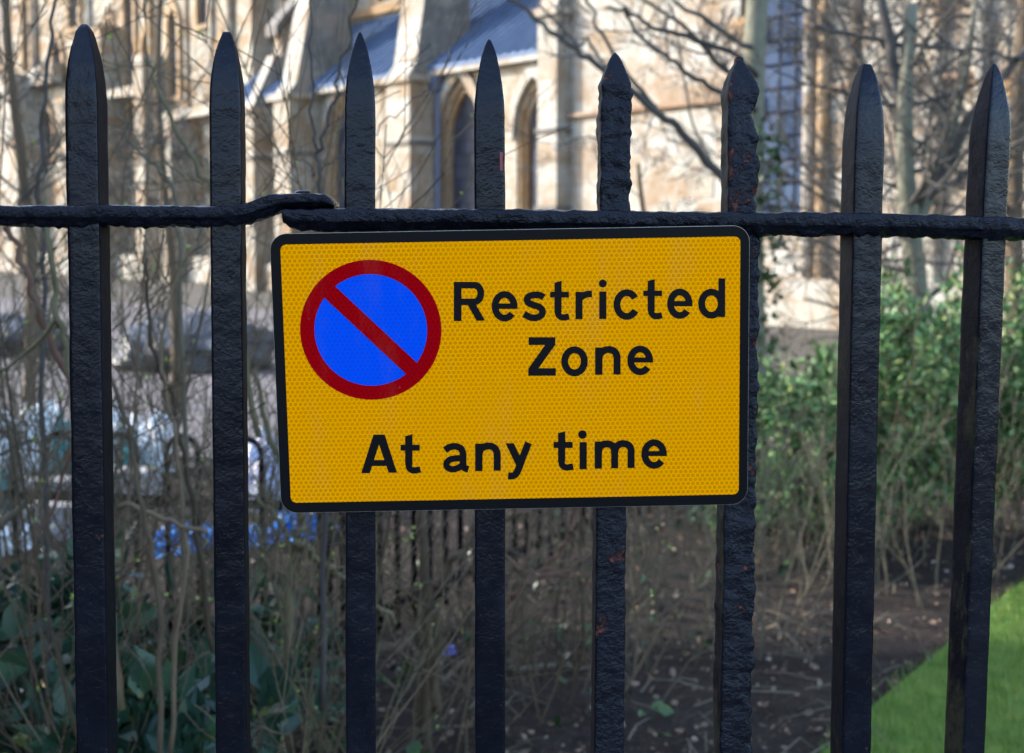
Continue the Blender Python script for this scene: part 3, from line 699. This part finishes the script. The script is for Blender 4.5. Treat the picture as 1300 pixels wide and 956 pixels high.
# ------------------------------------------------------------------ added house, out of frame, put there to shade the garden and railing
BRK = stone('brown_brick', (.2, .09, .06), (.25, .12, .08), (.16, .08, .06), bw=.22, bh=.075, stain=.2)
house = empty('added_shade_house', (-11, -2, 0), 0, 'added three-storey brick house with slate roof, unseen left of frame, shading the garden', 'house')
mb = MB(); mb.box(-9, 0, -13, 9.2, 0, 9.2); mb.build('wall', BRK, house)
mb = MB(); mb.add([(-9.4, -13.4, 9.2), (.4, -13.4, 9.2), (.4, 9.6, 9.2), (-9.4, 9.6, 9.2), (-4.5, -13.4, 12.4), (-4.5, 9.6, 12.4)], [(0, 4, 5, 3), (1, 2, 5, 4), (0, 1, 4), (3, 5, 2), (0, 3, 2, 1)])
mb.build('roof', COPING, house)
for j in range(6):
    for z in (1.0, 3.9, 6.7):
        y = -11.5+j*3.5; mb = MB(); mb.box(.002, .04, y-.6, y+.6, z, z+1.7); f = mb.build('window', WPL, house)
        mb = MB(); mb.box(.041, .05, y-.52, y+.52, z+.08, z+1.62); mb.build('pane', GLASS, house).parent = f

# ------------------------------------------------------------------ plants
def rdir(r, s): return Vector((r.gauss(0, s), r.gauss(0, s), r.gauss(0, s)))
def branch(mb, r, p, d, L, rad, depth, kids=5, wob=.12, spread=.6, upw=.04, n=7, sides=5, tips=None, kr=.55, kl=.6, minr=.0006):
    pts = [Vector(p)]; rads = [rad]; d = Vector(d).normalized()
    for i in range(n):
        d = (d+rdir(r, wob)+Vector((0, 0, upw))).normalized(); pts.append(pts[-1]+d*L/n); rads.append(max(minr, rad*(1-.75*(i+1)/n)))
    mb.tube(pts, rads, sides if rad > .003 else 3, cap=False)
    if tips is not None: tips.append((pts[-1], d))
    if depth <= 0: return
    for k in range(kids):
        t = r.uniform(.2, .97); i = min(n-1, int(t*n)); q = pts[i].lerp(pts[i+1], t*n-i)
        ax = (pts[i+1]-pts[i]).normalized(); s = rdir(r, 1); s = (s-ax*s.dot(ax)); s.normalize()
        nd = (ax*(1-spread*.5)+s*spread).normalized()
        branch(mb, r, q, nd, L*kl*r.uniform(.6, 1.15)*(1.15-.5*t), max(minr, rads[i]*kr), depth-1, max(2, kids-1), wob*1.2, spread, upw, max(3, n-1), sides, tips, kr, kl, minr)
def leafblob(mb, r, p, size, d=None, aspect=.5, fold=.2, droop=0):
    d = (d or rdir(r, 1)); d = Vector(d)
    if d.length < .01: d = Vector((0, 0, 1))
    d.normalize(); s = d.cross(rdir(r, 1)+Vector((0, 0, .5))); s.normalize(); nn = d.cross(s)
    a = size; b = size*aspect
    pts = [p, p+d*a*.35+s*b*.5+nn*fold*b, p+d*a*.7+s*b*.42+nn*fold*b, p+d*a, p+d*a*.7-s*b*.42+nn*fold*b, p+d*a*.35-s*b*.5+nn*fold*b]
    mb.add(pts, [(0, 1, 2, 3), (0, 3, 4, 5)])
def thicket(name, label, cat, base, nst, H, spreadR, seed, mat, rad=(.003, .006), lean=(0, 0), buds=80, depth=2, kids=5, group=None, leaf=BUD, lsize=.009, wob=.07, out=.35):
    r = random.Random(seed); o = empty(name, base, 0, label, cat, group); mb = MB(); tips = []
    for i in range(nst):
        a = r.uniform(0, 2*pi); q = Vector((cos(a)*spreadR*r.random(), sin(a)*spreadR*r.random()*.8, -.02))
        d = Vector((cos(a)*out*r.random()+lean[0], sin(a)*out*r.random()*.7+lean[1], 1))
        branch(mb, r, q, d, H*r.uniform(.6, 1.1), r.uniform(*rad), depth, kids, wob, .55, .03, 9, 5, tips, kl=.45, minr=.0011)
    mb.build('stems', mat, o, smooth=True)
    if buds:
        lb = MB()
        for i in range(buds):
            p, d = r.choice(tips)
            for k in range(3): leafblob(lb, r, p, lsize*r.uniform(.6, 1.3), (d+rdir(r, .5)))
        lb.build('leaves', leaf, o)
    return o
def gx(px, y): return (at(px, 400, y).x, y, 0)
G1 = 'bare deciduous shrubs behind the railing'
thicket('bare_shrub', 'bare brown twiggy shrub at the far left edge behind the leftmost picket', 'shrub', gx(-20, 2.7), 10, 2.1, .3, 11, TWIG, group=G1, buds=50, kids=7, wob=.05)
thicket('bare_shrub', 'bare twiggy shrub filling the gap between the first and second pickets from the left', 'shrub', gx(195, 2.5), 10, 1.6, .22, 12, TWIG, group=G1, buds=70, depth=2, kids=8, wob=.05)
thicket('bare_shrub', 'grey-stemmed bare shrub behind the first gap of pickets, in front of the hoop-top fence', 'shrub', gx(95, 3.5), 14, 2.1, .4, 13, TWIGG, group=G1, buds=40, kids=7, wob=.05)
thicket('bare_shrub', 'thin olive-stemmed shrub with yellow-green buds beside the left edge of the sign', 'shrub', gx(335, 2.9), 8, 1.25, .15, 14, TWIGO, group=G1, buds=70)
thicket('bare_shrub', 'low tangled bare shrub seen under the left half of the sign', 'shrub', gx(520, 3.9), 20, 1.0, .4, 15, TWIG, group=G1, buds=20, out=.7)
thicket('bare_shrub', 'pale brown bare shrub seen under the middle of the sign', 'shrub', gx(715, 4.3), 20, 1.0, .4, 16, TWIG, group=G1, buds=12, out=.8)
thicket('bare_shrub', 'grey tangled dead shrub just right of the sign below the green leaves', 'shrub', gx(960, 5.0), 20, 1.0, .4, 17, TWIGG, group=G1, buds=20, out=.8, kids=5)
thicket('bare_shrub', 'grey-brown twiggy shrub under the green leaves between the two pickets at the right', 'shrub', gx(1170, 5.6), 16, 1.05, .45, 18, TWIGG, group=G1, buds=20, out=.7, kids=5)
thicket('bare_shrub', 'bare shrub under the lower right corner of the sign', 'shrub', gx(850, 4.8), 20, .95, .4, 19, TWIGG, group=G1, buds=25, out=.8)
thicket('bare_shrub', 'wispy bare shrub low behind the picket to the right of the sign', 'shrub', gx(1040, 6.6), 20, 1.5, .5, 20, TWIG, group=G1, buds=30, out=.8)
thicket('bare_shrub', 'dense twiggy shrub in front of the tarpaulin-covered mound at the left edge', 'shrub', gx(45, 4.6), 20, 1.75, .4, 21, TWIG, group=G1, buds=30, kids=7, wob=.05, out=.6)
thicket('bare_shrub', 'dense twiggy shrub between the two leftmost pickets in front of the larger tarpaulin-covered mound', 'shrub', gx(235, 4.3), 20, 1.6, .4, 22, TWIG, group=G1, buds=40, kids=7, wob=.05, out=.6)
# individual stems that read against the stone
def limb(name, label, mat, lines, cat='branch', group=None, root=None):
    o = empty(name, root or (0, 0, 0), 0, label, cat, group); mb = MB(); r = random.Random(len(lines)*7+int(lines[0][0][0][0]))
    for pts, D, r0, r1, kids in lines:
        P = smoothline([at(px, py, D+dd) - Vector(root or (0, 0, 0)) for px, py, dd in pts], 5); L = len(P)
        P = [p+rdir(r, .0015*D) for p in P]
        mb.tube(P, [r0+(r1-r0)*i/(L-1) for i in range(L)], 7)
        for k in range(kids):
            i = r.randrange(1, L-1); dd = (P[i+1]-P[i-1]).normalized(); s = rdir(r, 1); s = (s-dd*s.dot(dd)).normalized()
            branch(mb, r, P[i], dd*.6+s*.7, r.uniform(.04, .11)*D, max(.0006*D, r1*.6), 1, 3, .15, minr=.00045*D)
    mb.build('stems', mat, o, smooth=True); return o
G2 = 'tall young stems behind the railing'
limb('young_stem', 'dark forked upright stem behind the bolted joint of the top rail', DKB,
     [([(412, 900, 0), (409, 600, 0), (411, 320, 0), (407, 235, 0), (403, 195, 0)], 2.6, .0065, .0035, 1), ([(403, 195, 0), (420, 135, 0), (440, 60, 0), (455, -20, 0), (462, -80, 0)], 2.6, .0035, .0018, 1),
      ([(403, 197, 0), (396, 140, 0), (393, 60, 0), (397, -20, 0)], 2.6, .0028, .0016, 0), ([(403, 225, 0), (385, 205, 0), (365, 187, 0)], 2.6, .002, .001, 0), ([(409, 215, 0), (440, 190, .05), (478, 168, .1), (520, 130, .1), (545, 116, .1)], 2.6, .002, .001, 0)], 'stem', G2)
limb('young_stem', 'slim dark stem rising left of the leftmost picket to the top of the picture', DKB,
     [([(62, 900, 0), (56, 500, 0), (54, 300, 0), (53, 180, 0), (61, 90, 0), (71, -10, 0), (76, -60, 0)], 2.7, .006, .0028, 3), ([(20, 270, 0), (50, 225, 0), (85, 165, 0)], 2.7, .0028, .0016, 1)], 'stem', G2)
limb('young_stem', 'olive leaning stem crossing the gap between the two leftmost pickets', TWIGO,
     [([(330, 560, 0), (285, 300, 0), (262, 232, 0), (228, 172, 0), (203, 120, 0), (188, 75, 0)], 2.5, .006, .0028, 2), ([(262, 236, 0), (225, 215, 0), (190, 205, 0), (140, 190, 0)], 2.55, .0025, .0014, 1)], 'stem', G2)
limb('young_stem', 'arching grey stem in the gap between the two leftmost pickets above the rail', TWIGG,
     [([(235, 800, 0), (232, 420, 0), (222, 260, 0), (205, 220, 0), (175, 190, 0), (152, 145, 0), (143, 100, 0)], 2.8, .006, .0022, 4), ([(175, 190, 0), (205, 155, .1), (260, 80, .2), (150, 85, .2)], 2.8, .0015, .001, 0)], 'stem', G2)
limb('young_stem', 'red-brown sloping stem below the rail at the left edge', TWIGR,
     [([(-20, 240, 0), (15, 300, 0), (40, 370, 0), (62, 430, 0), (92, 500, 0), (130, 640, 0), (150, 900, 0)], 2.3, .004, .008, 3)], 'stem', G2)
limb('young_stem', 'green-brown stem close to the left side of the leftmost picket below the rail', TWIGO,
     [([(58, 250, 0), (65, 320, 0), (73, 400, 0), (86, 470, 0), (120, 560, 0), (150, 900, 0)], 2.2, .0035, .008, 2)], 'stem', G2)
limb('young_stem', 'thick brown stem with a sloping side branch under the lower left corner of the sign', TWIGO,
     [([(352, 960, 0), (362, 800, 0), (376, 690, 0), (384, 650, 0), (345, 560, 0), (322, 470, 0)], 2.7, .012, .004, 2), ([(372, 690, 0), (395, 700, .05), (420, 722, .1), (450, 745, .15), (500, 790, .2)], 2.65, .008, .005, 2), ([(372, 700, 0), (350, 655, 0), (322, 632, 0), (290, 600, 0)], 2.7, .006, .003, 1)], 'stem', G2)
limb('young_stem', 'dark slanting stems crossing between the two leftmost pickets at sign height', TWIG,
     [([(205, 960, 0), (200, 760, 0), (182, 650, 0), (165, 560, 0), (140, 480, 0), (120, 400, 0)], 2.2, .005, .003, 3), ([(270, 830, 0), (245, 640, 0), (215, 500, 0), (190, 400, 0), (188, 330, 0)], 2.4, .0055, .0025, 4), ([(150, 640, 0), (205, 655, 0), (262, 680, 0)], 2.3, .005, .004, 0), ([(215, 960, 0), (235, 700, 0), (222, 560, 0), (205, 470, 0), (215, 380, 0), (248, 310, 0)], 2.35, .0045, .0025, 3)], 'stem', G2)
limb('young_stem', 'grey branch sloping up to the right at the left edge before the hoop-top fence', TWIGG,
     [([(-40, 700, 0), (10, 655, 0), (50, 615, 0), (85, 575, 0), (150, 500, 0)], 2.9, .009, .004, 2), ([(-30, 590, 0), (30, 565, 0), (85, 550, 0), (140, 540, 0)], 2.9, .004, .0025, 1), ([(-20, 510, 0), (30, 555, 0), (60, 580, 0)], 2.9, .005, .003, 1)], 'stem', G2)
limb('young_stem', 'upright brown trunk with a leaning dark fork beneath the sign middle', TWIG,
     [([(545, 960, 0), (543, 820, 0), (540, 720, 0), (536, 640, 0), (540, 560, 0)], 3.9, .02, .012, 0), ([(552, 900, 0), (553, 790, 0), (560, 740, 0), (585, 700, 0), (620, 670, 0), (690, 640, 0)], 3.8, .016, .007, 3), ([(470, 745, 0), (520, 750, 0), (560, 742, 0), (610, 758, 0)], 3.8, .006, .004, 2), ([(585, 790, 0), (590, 740, 0), (600, 650, 0)], 3.9, .007, .004, 2)], 'stem', G2)
limb('young_stem', 'orange-brown curving branch under the middle of the sign', TWIGR,
     [([(640, 765, 0), (665, 745, 0), (690, 725, 0), (715, 695, 0), (728, 665, 0), (735, 600, 0)], 3.6, .008, .006, 3), ([(640, 705, 0), (668, 727, 0), (692, 727, 0)], 3.6, .005, .004, 1), ([(690, 725, 0), (725, 712, 0), (760, 700, 0)], 3.6, .005, .003, 1)], 'stem', G2)
# fallen branches
G3 = 'fallen branches on the soil bed'
def fallen(label, pts, D, r0, seed, mat=TWIG):
    P = smoothline([ground(px, py, .06) for px, py in pts], 5); c = P[0].copy(); o = empty('fallen_branch', (c.x, c.y, 0), 0, label, 'branch', G3); r = random.Random(seed); mb = MB()
    P = [p-Vector((c.x, c.y, 0))+rdir(r, .012) for p in P]; L = len(P)
    mb.tube(P, [r0*(1-.5*i/L) for i in range(L)], 7)
    for k in range(7):
        i = r.randrange(1, L-1); branch(mb, r, P[i], Vector((r.gauss(0, 1), r.gauss(0, 1), .6)), r.uniform(.1, .3), r0*.4, 1, 3, .2)
    mb.build('stems', mat, o, smooth=True)
fallen('thick brown fallen branch rising to the right below the left half of the sign', [(470, 825), (520, 815), (560, 800), (605, 770)], 0, .022, 1)
fallen('long straight grey fallen branch on dark soil near the picture bottom under the sign', [(640, 848), (700, 846), (760, 850), (800, 856)], 0, .012, 2, TWIGG)
fallen('pale thin fallen branches below the right half of the sign', [(650, 800), (690, 785), (740, 790), (800, 800)], 0, .009, 3, TWIGG)
fallen('slim grey fallen branch right of the picket under the sign corner', [(810, 775), (850, 755), (900, 745), (950, 730)], 0, .008, 4, TWIGG)
fallen('brown fallen branch leaning to the right at the bottom left of the sign', [(545, 880), (580, 850), (615, 830)], 0, .014, 5)
fallen('forked pale twig on bare soil between the two pickets right of the sign', [(960, 790), (1000, 810), (1040, 850)], 0, .006, 6, TWIGG)
# evergreen leafy shrubs, lower left
def leafy(name, label, cat, base, R3, nst, nl, size, seed, lm, bm=TWIG, aspect=.55, group=None, clump=26, zlow=.15):
    r = random.Random(seed); o = empty(name, base, 0, label, cat, group); mb = MB(); tips = []
    for i in range(nst):
        a = r.uniform(0, 2*pi); q = Vector((cos(a), sin(a)*.8, 0))*R3[0]*.4*r.random(); q.z = -.02
        branch(mb, r, q, Vector((cos(a)*R3[0]*.9*r.random(), sin(a)*R3[1]*.9*r.random(), R3[2]*.8)), R3[2]*r.uniform(.6, .95), r.uniform(.004, .008), 1, 5, .1, .7, .02, 7, 5, tips, kl=.5, minr=.0015)
    mb.build('stems', bm, o, smooth=True)
    lb = MB(); cl = []
    for i in range(clump):
        th = r.uniform(0, 2*pi); ph = math.acos(r.uniform(-.75, 1)); rr = r.uniform(.45, 1)
        cl.append((Vector((R3[0]*sin(ph)*cos(th)*rr, R3[1]*sin(ph)*sin(th)*rr, max(zlow, R3[2]*(.52+.48*cos(ph)*rr)))), r.uniform(.08, .24)*min(R3)))
    for i in range(nl):
        c, cr = r.choice(cl); p = c+rdir(r, 1)*cr*.6
        if p.z < .03: p.z = r.uniform(.03, .2)
        d = (p-c).normalized()*.7+rdir(r, .5)+Vector((0, 0, .25)); leafblob(lb, r, p, size*r.choice([.5, .8, 1, 1.1, 1.5])*r.uniform(.8, 1.2), d, aspect)
    lb.build('leaves', lm, o); return o
G4 = 'dark evergreen shrubs at the lower left'
leafy('evergreen_shrub', 'dark glossy broadleaf evergreen shrub in the lower left corner', 'shrub', gx(25, 2.9), (.40, .35, .86), 16, 2600, .062, 31, LAUREL, group=G4)
leafy('evergreen_shrub', 'dark broadleaf evergreen shrub at the foot of the gap between the two leftmost pickets', 'shrub', gx(210, 2.6), (.22, .24, .80), 10, 900, .066, 32, LAUREL, group=G4)
leafy('evergreen_shrub', 'small low evergreen with sparse leaves left of the sign bottom corner', 'shrub', gx(350, 3.9), (.3, .3, .5), 7, 350, .07, 33, LAUREL, group=G4)
G5 = 'fresh green leafy shrubs right of the sign'
for i, (px, y, R3, nl, lab) in enumerate([
    (985, 6.2, (.42, .4, .98), 6500, 'loose pale green leafy shrub immediately right of the sign'),
    (1130, 6.4, (.42, .45, 1.28), 9500, 'tall bright green leafy shrub between the two rightmost pickets'),
    (1215, 7.0, (.42, .4, 1.2), 8000, 'green leafy shrub right behind the rightmost picket'),
    (1310, 6.8, (.5, .5, 1.42), 9500, 'bushy green shrub cut off by the right edge of the picture')]):
    leafy('leafy_shrub', lab, 'shrub', gx(px, y), R3, 16, nl, .036, 40+i, LEAFY, TWIGG, group=G5, clump=95, zlow=.16)
leafy('evergreen_shrub', 'low dark green ground shrub on the soil beneath the tall leafy shrub', 'shrub', gx(1040, 6.9), (.6, .4, .35), 6, 900, .05, 47, LAUREL)
# trees
def tree(px, y, r0, H, seed, label, mat, fork=None, kids=9, depth=3, ivy=0, lean=(0, 0), extra=(), Lb=2.0):
    r = random.Random(seed); base = at(px, 400, y); base.z = 0
    o = empty('bare_tree', base, 0, label, 'tree', 'bare trees before the cathedral'); mb = MB(); cr = MB()
    pts = []; n_ = 14
    for i in range(n_+1):
        t = i/n_; pts.append(Vector((lean[0]*t+.05*sin(t*7+seed), lean[1]*t+.05*cos(t*5+seed), H*t-.03)))
    rads = [r0*(1.25 if i == 0 else 1-.6*i/n_) for i in range(n_+1)]
    mb.tube(pts, rads, 12)
    if fork:
        for (fz, dx, L, rr) in fork:
            i = int(fz/H*n_); branch(mb, r, pts[i], Vector((dx, r.uniform(-.3, .3), 1)), L, rr, 0, 0, .06, n=9, sides=9)
    mb.build('trunk', mat, o, smooth=True)
    for k in range(kids):
        t = r.uniform(.22, 1); i = min(n_-1, int(t*n_)); a = r.uniform(0, 2*pi)
        branch(cr, r, pts[i], Vector((cos(a), sin(a)*.7, r.uniform(.05, .75))), Lb*r.uniform(.6, 1.1), r0*.26*(1.1-.5*t), depth, 6, .13, .6, .03, 8, 5, minr=.0026*y/9)
    for pl, D0, D1, ra, rb, kd in extra:
        P = smoothline([at(a, b, D0+(D1-D0)*j/(len(pl)-1))-base for j, (a, b) in enumerate(pl)], 5); L = len(P)
        cr.tube([p+rdir(r, .01) for p in P], [ra+(rb-ra)*j/(L-1) for j in range(L)], 7)
        for q in range(kd):
            j = r.randrange(1, L-1); dd = (P[j+1]-P[j-1]).normalized(); s = rdir(r, 1); s = (s-dd*s.dot(dd)).normalized()
            branch(cr, r, P[j], dd*.6+s*.6, r.uniform(.35, .9), rb*.6, 2, 4, .14, minr=.0022*y/9)
    cr.build('crown', [CROWNB], o, smooth=True)
    if ivy:
        lb = MB()
        for k in range(ivy):
            z = r.uniform(0, 2.4); a = r.uniform(0, 2*pi); rr = r0*r.uniform(.9, 1.5)
            leafblob(lb, r, Vector((rr*cos(a)+lean[0]*z/H+.05, rr*sin(a), z)), .07, None, .8)
        lb.build('ivy', IVY, o)
    return o
tree(958, 11, .115, 7.5, 3, 'mossy ivy-clad tree right of the sign with long branches reaching left over the wall', MOSSB, kids=5, depth=3, ivy=500, Lb=1.7, extra=[
  ([(955, 262), (915, 226), (872, 175), (836, 143), (772, 91), (731, 64), (690, 32), (640, -8)], 10.9, 9.8, .04, .014, 5),
  ([(842, 148), (805, 105), (775, 60), (752, 18), (742, -15)], 10.6, 10.2, .02, .01, 3),
  ([(958, 95), (935, 70), (871, 45), (833, 38), (808, 20), (770, 10)], 10.9, 10.3, .025, .012, 3),
  ([(958, 140), (924, 120), (883, 100), (850, 75), (807, 40), (790, 10)], 10.9, 10.4, .026, .012, 3),
  ([(958, 60), (938, 52), (892, 24), (850, -5)], 11, 10.6, .024, .014, 2),
  ([(920, 228), (880, 160), (862, 60), (850, 0)], 10.9, 11.3, .012, .008, 2),
  ([(772, 91), (745, 50), (731, 56), (680, 0)], 10.3, 10.3, .014, .008, 1),
  ([(800, 168), (770, 178), (735, 175), (700, 190)], 10.4, 10.2, .009, .006, 2)])
tree(1165, 9, .095, 3.0, 6, 'forked smooth-barked tree with a dense twiggy crown between the two rightmost pickets', MOSSB, kids=22, depth=3, Lb=1.25, fork=[(1.55, .35, 1.6, .05)], lean=(-.1, 0), extra=[
  ([(1165, 300), (1150, 210), (1142, 140), (1130, 60), (1112, -20)], 9, 9, .055, .03, 6),
  ([(1168, 260), (1200, 215), (1228, 155), (1270, 100), (1330, 40)], 9, 8.8, .045, .02, 6),
  ([(1160, 170), (1120, 120), (1080, 60), (1050, -10)], 9, 9.3, .022, .012, 5),
  ([(1300, 75), (1230, 62), (1180, 60), (1110, 50), (1030, 30)], 8.8, 9.1, .012, .018, 5)])
tree(1085, 13, .09, 6, 8, 'slim bare tree further back between the ragged picket and the next', TWIG, kids=17, depth=3, Lb=1.7)
tree(1290, 11.5, .09, 6, 9, 'bare twiggy tree further back at the right edge of the picture', TWIG, kids=17, depth=3, Lb=1.7)
tree(815, 13, .05, 2.2, 10, 'small spindly bare sapling before the pale wall right of the eroded picket', TWIG, kids=9, depth=2, Lb=.8)
tree(30, 9.5, .05, 4.2, 12, 'slender bare tree before the far transept at the left edge', TWIG, kids=12, depth=3, Lb=1.2)
tree(215, 12, .05, 4.6, 13, 'slender bare tree before the far transept between the two leftmost pickets', TWIG, kids=8, depth=3, Lb=1.1)

# litter
lb = MB(); r = random.Random(77)
for i in range(9000):
    y = r.uniform(2.0, 8.8); x = r.uniform(-.6, .75)*y
    if inpoly(x, y) and r.random() < .97: continue
    leafblob(lb, r, Vector((x, y, r.uniform(.045, .085))), r.uniform(.012, .036), Vector((r.gauss(0, 1), r.gauss(0, 1), r.gauss(0, .25))), .6)
tag(lb.build('leaf_litter', LITTER), 'brown and pale dead leaves scattered over the dark soil', 'leaf litter', kind='stuff')
lb = MB()
for i in range(800):
    y = r.uniform(2.2, 8.5); x = r.uniform(-.55, .28)*y
    if inpoly(x, y): continue
    a = r.uniform(0, 2*pi); L = r.uniform(.06, .35); z = r.uniform(.06, .1)
    lb.tube([(x, y, z), (x+cos(a)*L*.5+r.gauss(0,.015), y+sin(a)*L*.5, z+r.uniform(0, .04)), (x+cos(a)*L, y+sin(a)*L, z+r.gauss(0, .03))], [.003, .0022, .0012], 4)
tag(lb.build('twig_litter', TWIGG), 'small dead twigs lying over the soil among the leaves', 'twigs', kind='stuff')
lb = MB()
for i in range(1500):
    y = r.uniform(3.4, 8.5); x = r.uniform(-.42, .2)*y
    c = noise.noise(Vector((x*1.5, y*1.5, 9)))
    if c < .05: continue
    leafblob(lb, r, Vector((x, y, r.uniform(.05, .16))), r.uniform(.03, .06), Vector((r.gauss(0, 1), r.gauss(0, 1), .7)), .7)
tag(lb.build('ground_cover', IVY), 'patches of low green ivy leaves over the soil', 'ground cover', kind='stuff')

# ------------------------------------------------------------------ hoop-top fence
def hoopfence(A, B, label, first_post=False, last_post=False):
    A = Vector(A); B = Vector(B); d = (B-A); L = d.length; ang = atan2(d.y, d.x)
    o = empty('hoop_top_fence', A, ang, label, 'fence', 'hoop-top fence runs'); s = .118; n_ = int(L/(2*s)); H = .80; rr = .0115
    for i in range(n_):
        u0 = i*2*s+.05; mb = MB(); pts = [(u0, 0, -.02), (u0, 0, H-s/2)]
        for k in range(1, 10): a = pi-pi*k/10; pts.append((u0+s/2+cos(a)*s/2, 0, H-s/2+sin(a)*s/2))
        pts += [(u0+s, 0, H-s/2), (u0+s, 0, -.02)]
        mb.tube(pts, rr, 8); mb.build('hoop', PAINT, o, smooth=True)
    for z in (.57, .13):
        mb = MB(); mb.box(0, L, -.016, -.0095, z-.015, z+.015) if 0 else mb.box(0, L, -.004, .004, z-.018, z+.018); mb.build('rail', PAINT, o)
    for u_, f_ in ((-.02, first_post), (L+.02, last_post)):
        if f_: mb = MB(); mb.box(u_-.022, u_+.022, -.022, .022, -.02, .86); mb.build('post', PAINT, o)
P0 = at(-330, 400, 5.2); P1 = at(402, 400, 4.75); P2 = at(905, 400, 8.2)
hoopfence((P0.x, P0.y, 0), (P1.x, P1.y, 0), 'black hoop-top fence running across behind the left shrubs with bags behind it', False, True)
hoopfence((P1.x+.05, P1.y+.03, 0), (P2.x, P2.y, 0), 'black hoop-top fence running away to the right beneath the sign', False, True)

# ------------------------------------------------------------------ bags, sheets and other things behind the hoop-top fence
def lump(name, label, cat, c, size, seed, mat, group=None, crump=.35, freq=3.0, cols=None):
    r = random.Random(seed); mb = MB(); NU, NV = 40, 22; vs = []; fs = []
    for j in range(NV+1):
        v = pi*j/NV
        for i in range(NU):
            u = 2*pi*i/NU; d = Vector((sin(v)*cos(u), sin(v)*sin(u), cos(v)))
            q = 1+crump*(noise.noise(d*freq+Vector((seed, 0, 0)))+.5*abs(noise.noise(d*freq*2.7+Vector((0, seed, 0)))))
            z = d.z*q
            z = max(z, -.55)
            vs.append((d.x*q*size[0], d.y*q*size[1], (z+.55)*size[2]/1.55))
    for j in range(NV):
        for i in range(NU): fs.append((j*NU+i, (j+1)*NU+i, (j+1)*NU+(i+1) % NU, j*NU+(i+1) % NU))
    mb.add(vs, fs); o = mb.build(name, mat, None, smooth=False); o.location = c; return tag(o, label, cat, group)
def gp(px, py): p = ground(px, py); return (p.x, p.y, 0)
G6 = 'white plastic sacks behind the hoop-top fence'
for i, (px, py, sx_, sz_, m, lab) in enumerate([
    (0, 606, .14, .42, WPL, 'white plastic sack cut by the left edge of the picture'),
    (52, 604, .16, .45, WPL, 'white plastic sack standing between the left edge and the leftmost picket'),
    (148, 600, .12, .44, WPL, 'white plastic sack just right of the leftmost picket'),
    (178, 603, .11, .36, WPL, 'small white sack second to the right of the leftmost picket'),
    (205, 606, .08, .40, WPL, 'narrow white sack left of the second picket'),
    (-5, 706, .16, .17, WPL, 'low white sack on the ground at the far left under the others')]):
    lump('plastic_sack', lab, 'sack', gp(px, py), (sx_, .16, sz_), 50+i, m, G6, .3)
lump('plastic_crate_cover', 'teal plastic sack squeezed beside the leftmost picket', 'sack', gp(80, 608), (.05, .12, .38), 61, TEAL)
lump('plastic_crate_cover', 'teal plastic sack low at the left edge under the white sacks', 'sack', gp(8, 660), (.1, .12, .26), 62, TEAL)
lump('plastic_crate_cover', 'teal plastic sack right of the leftmost picket', 'sack', gp(165, 610), (.05, .1, .3), 63, TEAL)
lump('plastic_sheet', 'lilac-white crumpled plastic sheet left of the lower left corner of the sign', 'sheet', gp(338, 655), (.12, .12, .42), 64, LIL)
G7 = 'blue plastic sheets on the ground'
lump('blue_sheet', 'crumpled blue plastic sheet on the ground between the two leftmost pickets', 'sheet', gp(235, 704), (.13, .2, .13), 65, BPL, G7, .6, 4)
lump('blue_sheet', 'crumpled blue plastic sheet under the lower left corner of the sign', 'sheet', gp(385, 692), (.13, .2, .16), 66, BPL, G7, .6, 4)
lump('blue_sheet', 'small blue plastic sheet beside the second picket', 'sheet', gp(320, 700), (.08, .2, .10), 67, BPL, G7, .6, 4)
lump('covered_mound', 'grey-blue tarpaulin-covered mound on the paving behind the bare twigs', 'tarpaulin', gp(250, 468), (.85, .7, .62), 68, GTARP, None, .25, 2)
lump('covered_mound', 'dim grey-blue tarpaulin-covered mound at the left edge', 'tarpaulin', gp(20, 450), (.7, .6, .5), 69, GTARP, None, .25, 2)
lump('plastic_bag', 'small flat white bag on the paving before the tarpaulin-covered mound', 'bag', gp(212, 468), (.11, .08, .1), 70, WPL)
lump('plastic_bag', 'round white bag on the paving beside the second picket', 'bag', gp(250, 456), (.07, .07, .17), 71, WPL)
lump('foil_wrapper', 'small crumpled violet-blue foil wrapper on the soil under the sign', 'litter', gp(571, 838), (.022, .022, .05), 72, PURP)
p = gp(206, 466); mb = MB(); mb.tube([(0, 0, 0), (-.03, 0, .25), (-.07, 0, .52)], [.03, .03, .026], 8); o = mb.build('white_post', WPL); o.location = p; tag(o, 'short leaning white post before the tarpaulin-covered mound', 'post')
p = gp(22, 446); mb = MB(); mb.box(-.32, .32, -.12, .12, 0, .06); mb.box(-.25, .3, -.1, .1, .063, .13); mb.box(-.3, .2, -.09, .11, .133, .18); o = mb.build('timber_stack', OBRD); o.location = p; tag(o, 'short stack of orange-brown boards on the paving at the left edge', 'boards')
for i, (px, py, a, lab) in enumerate([(72, 690, 0, 'grey stone block lying behind the hoop-top fence left of the leftmost picket'), (66, 655, .2, 'flat grey stone slab further back left of the leftmost picket'), (150, 640, -.2, 'grey stone block right of the leftmost picket behind the hoop-top fence')]):
    mb = MB(); r = random.Random(i); mb.box(-.22, .22, -.13, .13, 0, .13, M=Matrix.Rotation(a, 4, 'Z')); mb.box(-.16, .2, -.1, .1, .132, .2, M=Matrix.Rotation(a+.1, 4, 'Z')); o = mb.build('stone_block', GSTN); o.location = gp(px, py); tag(o, lab, 'stone', 'loose stone blocks behind the hoop-top fence')
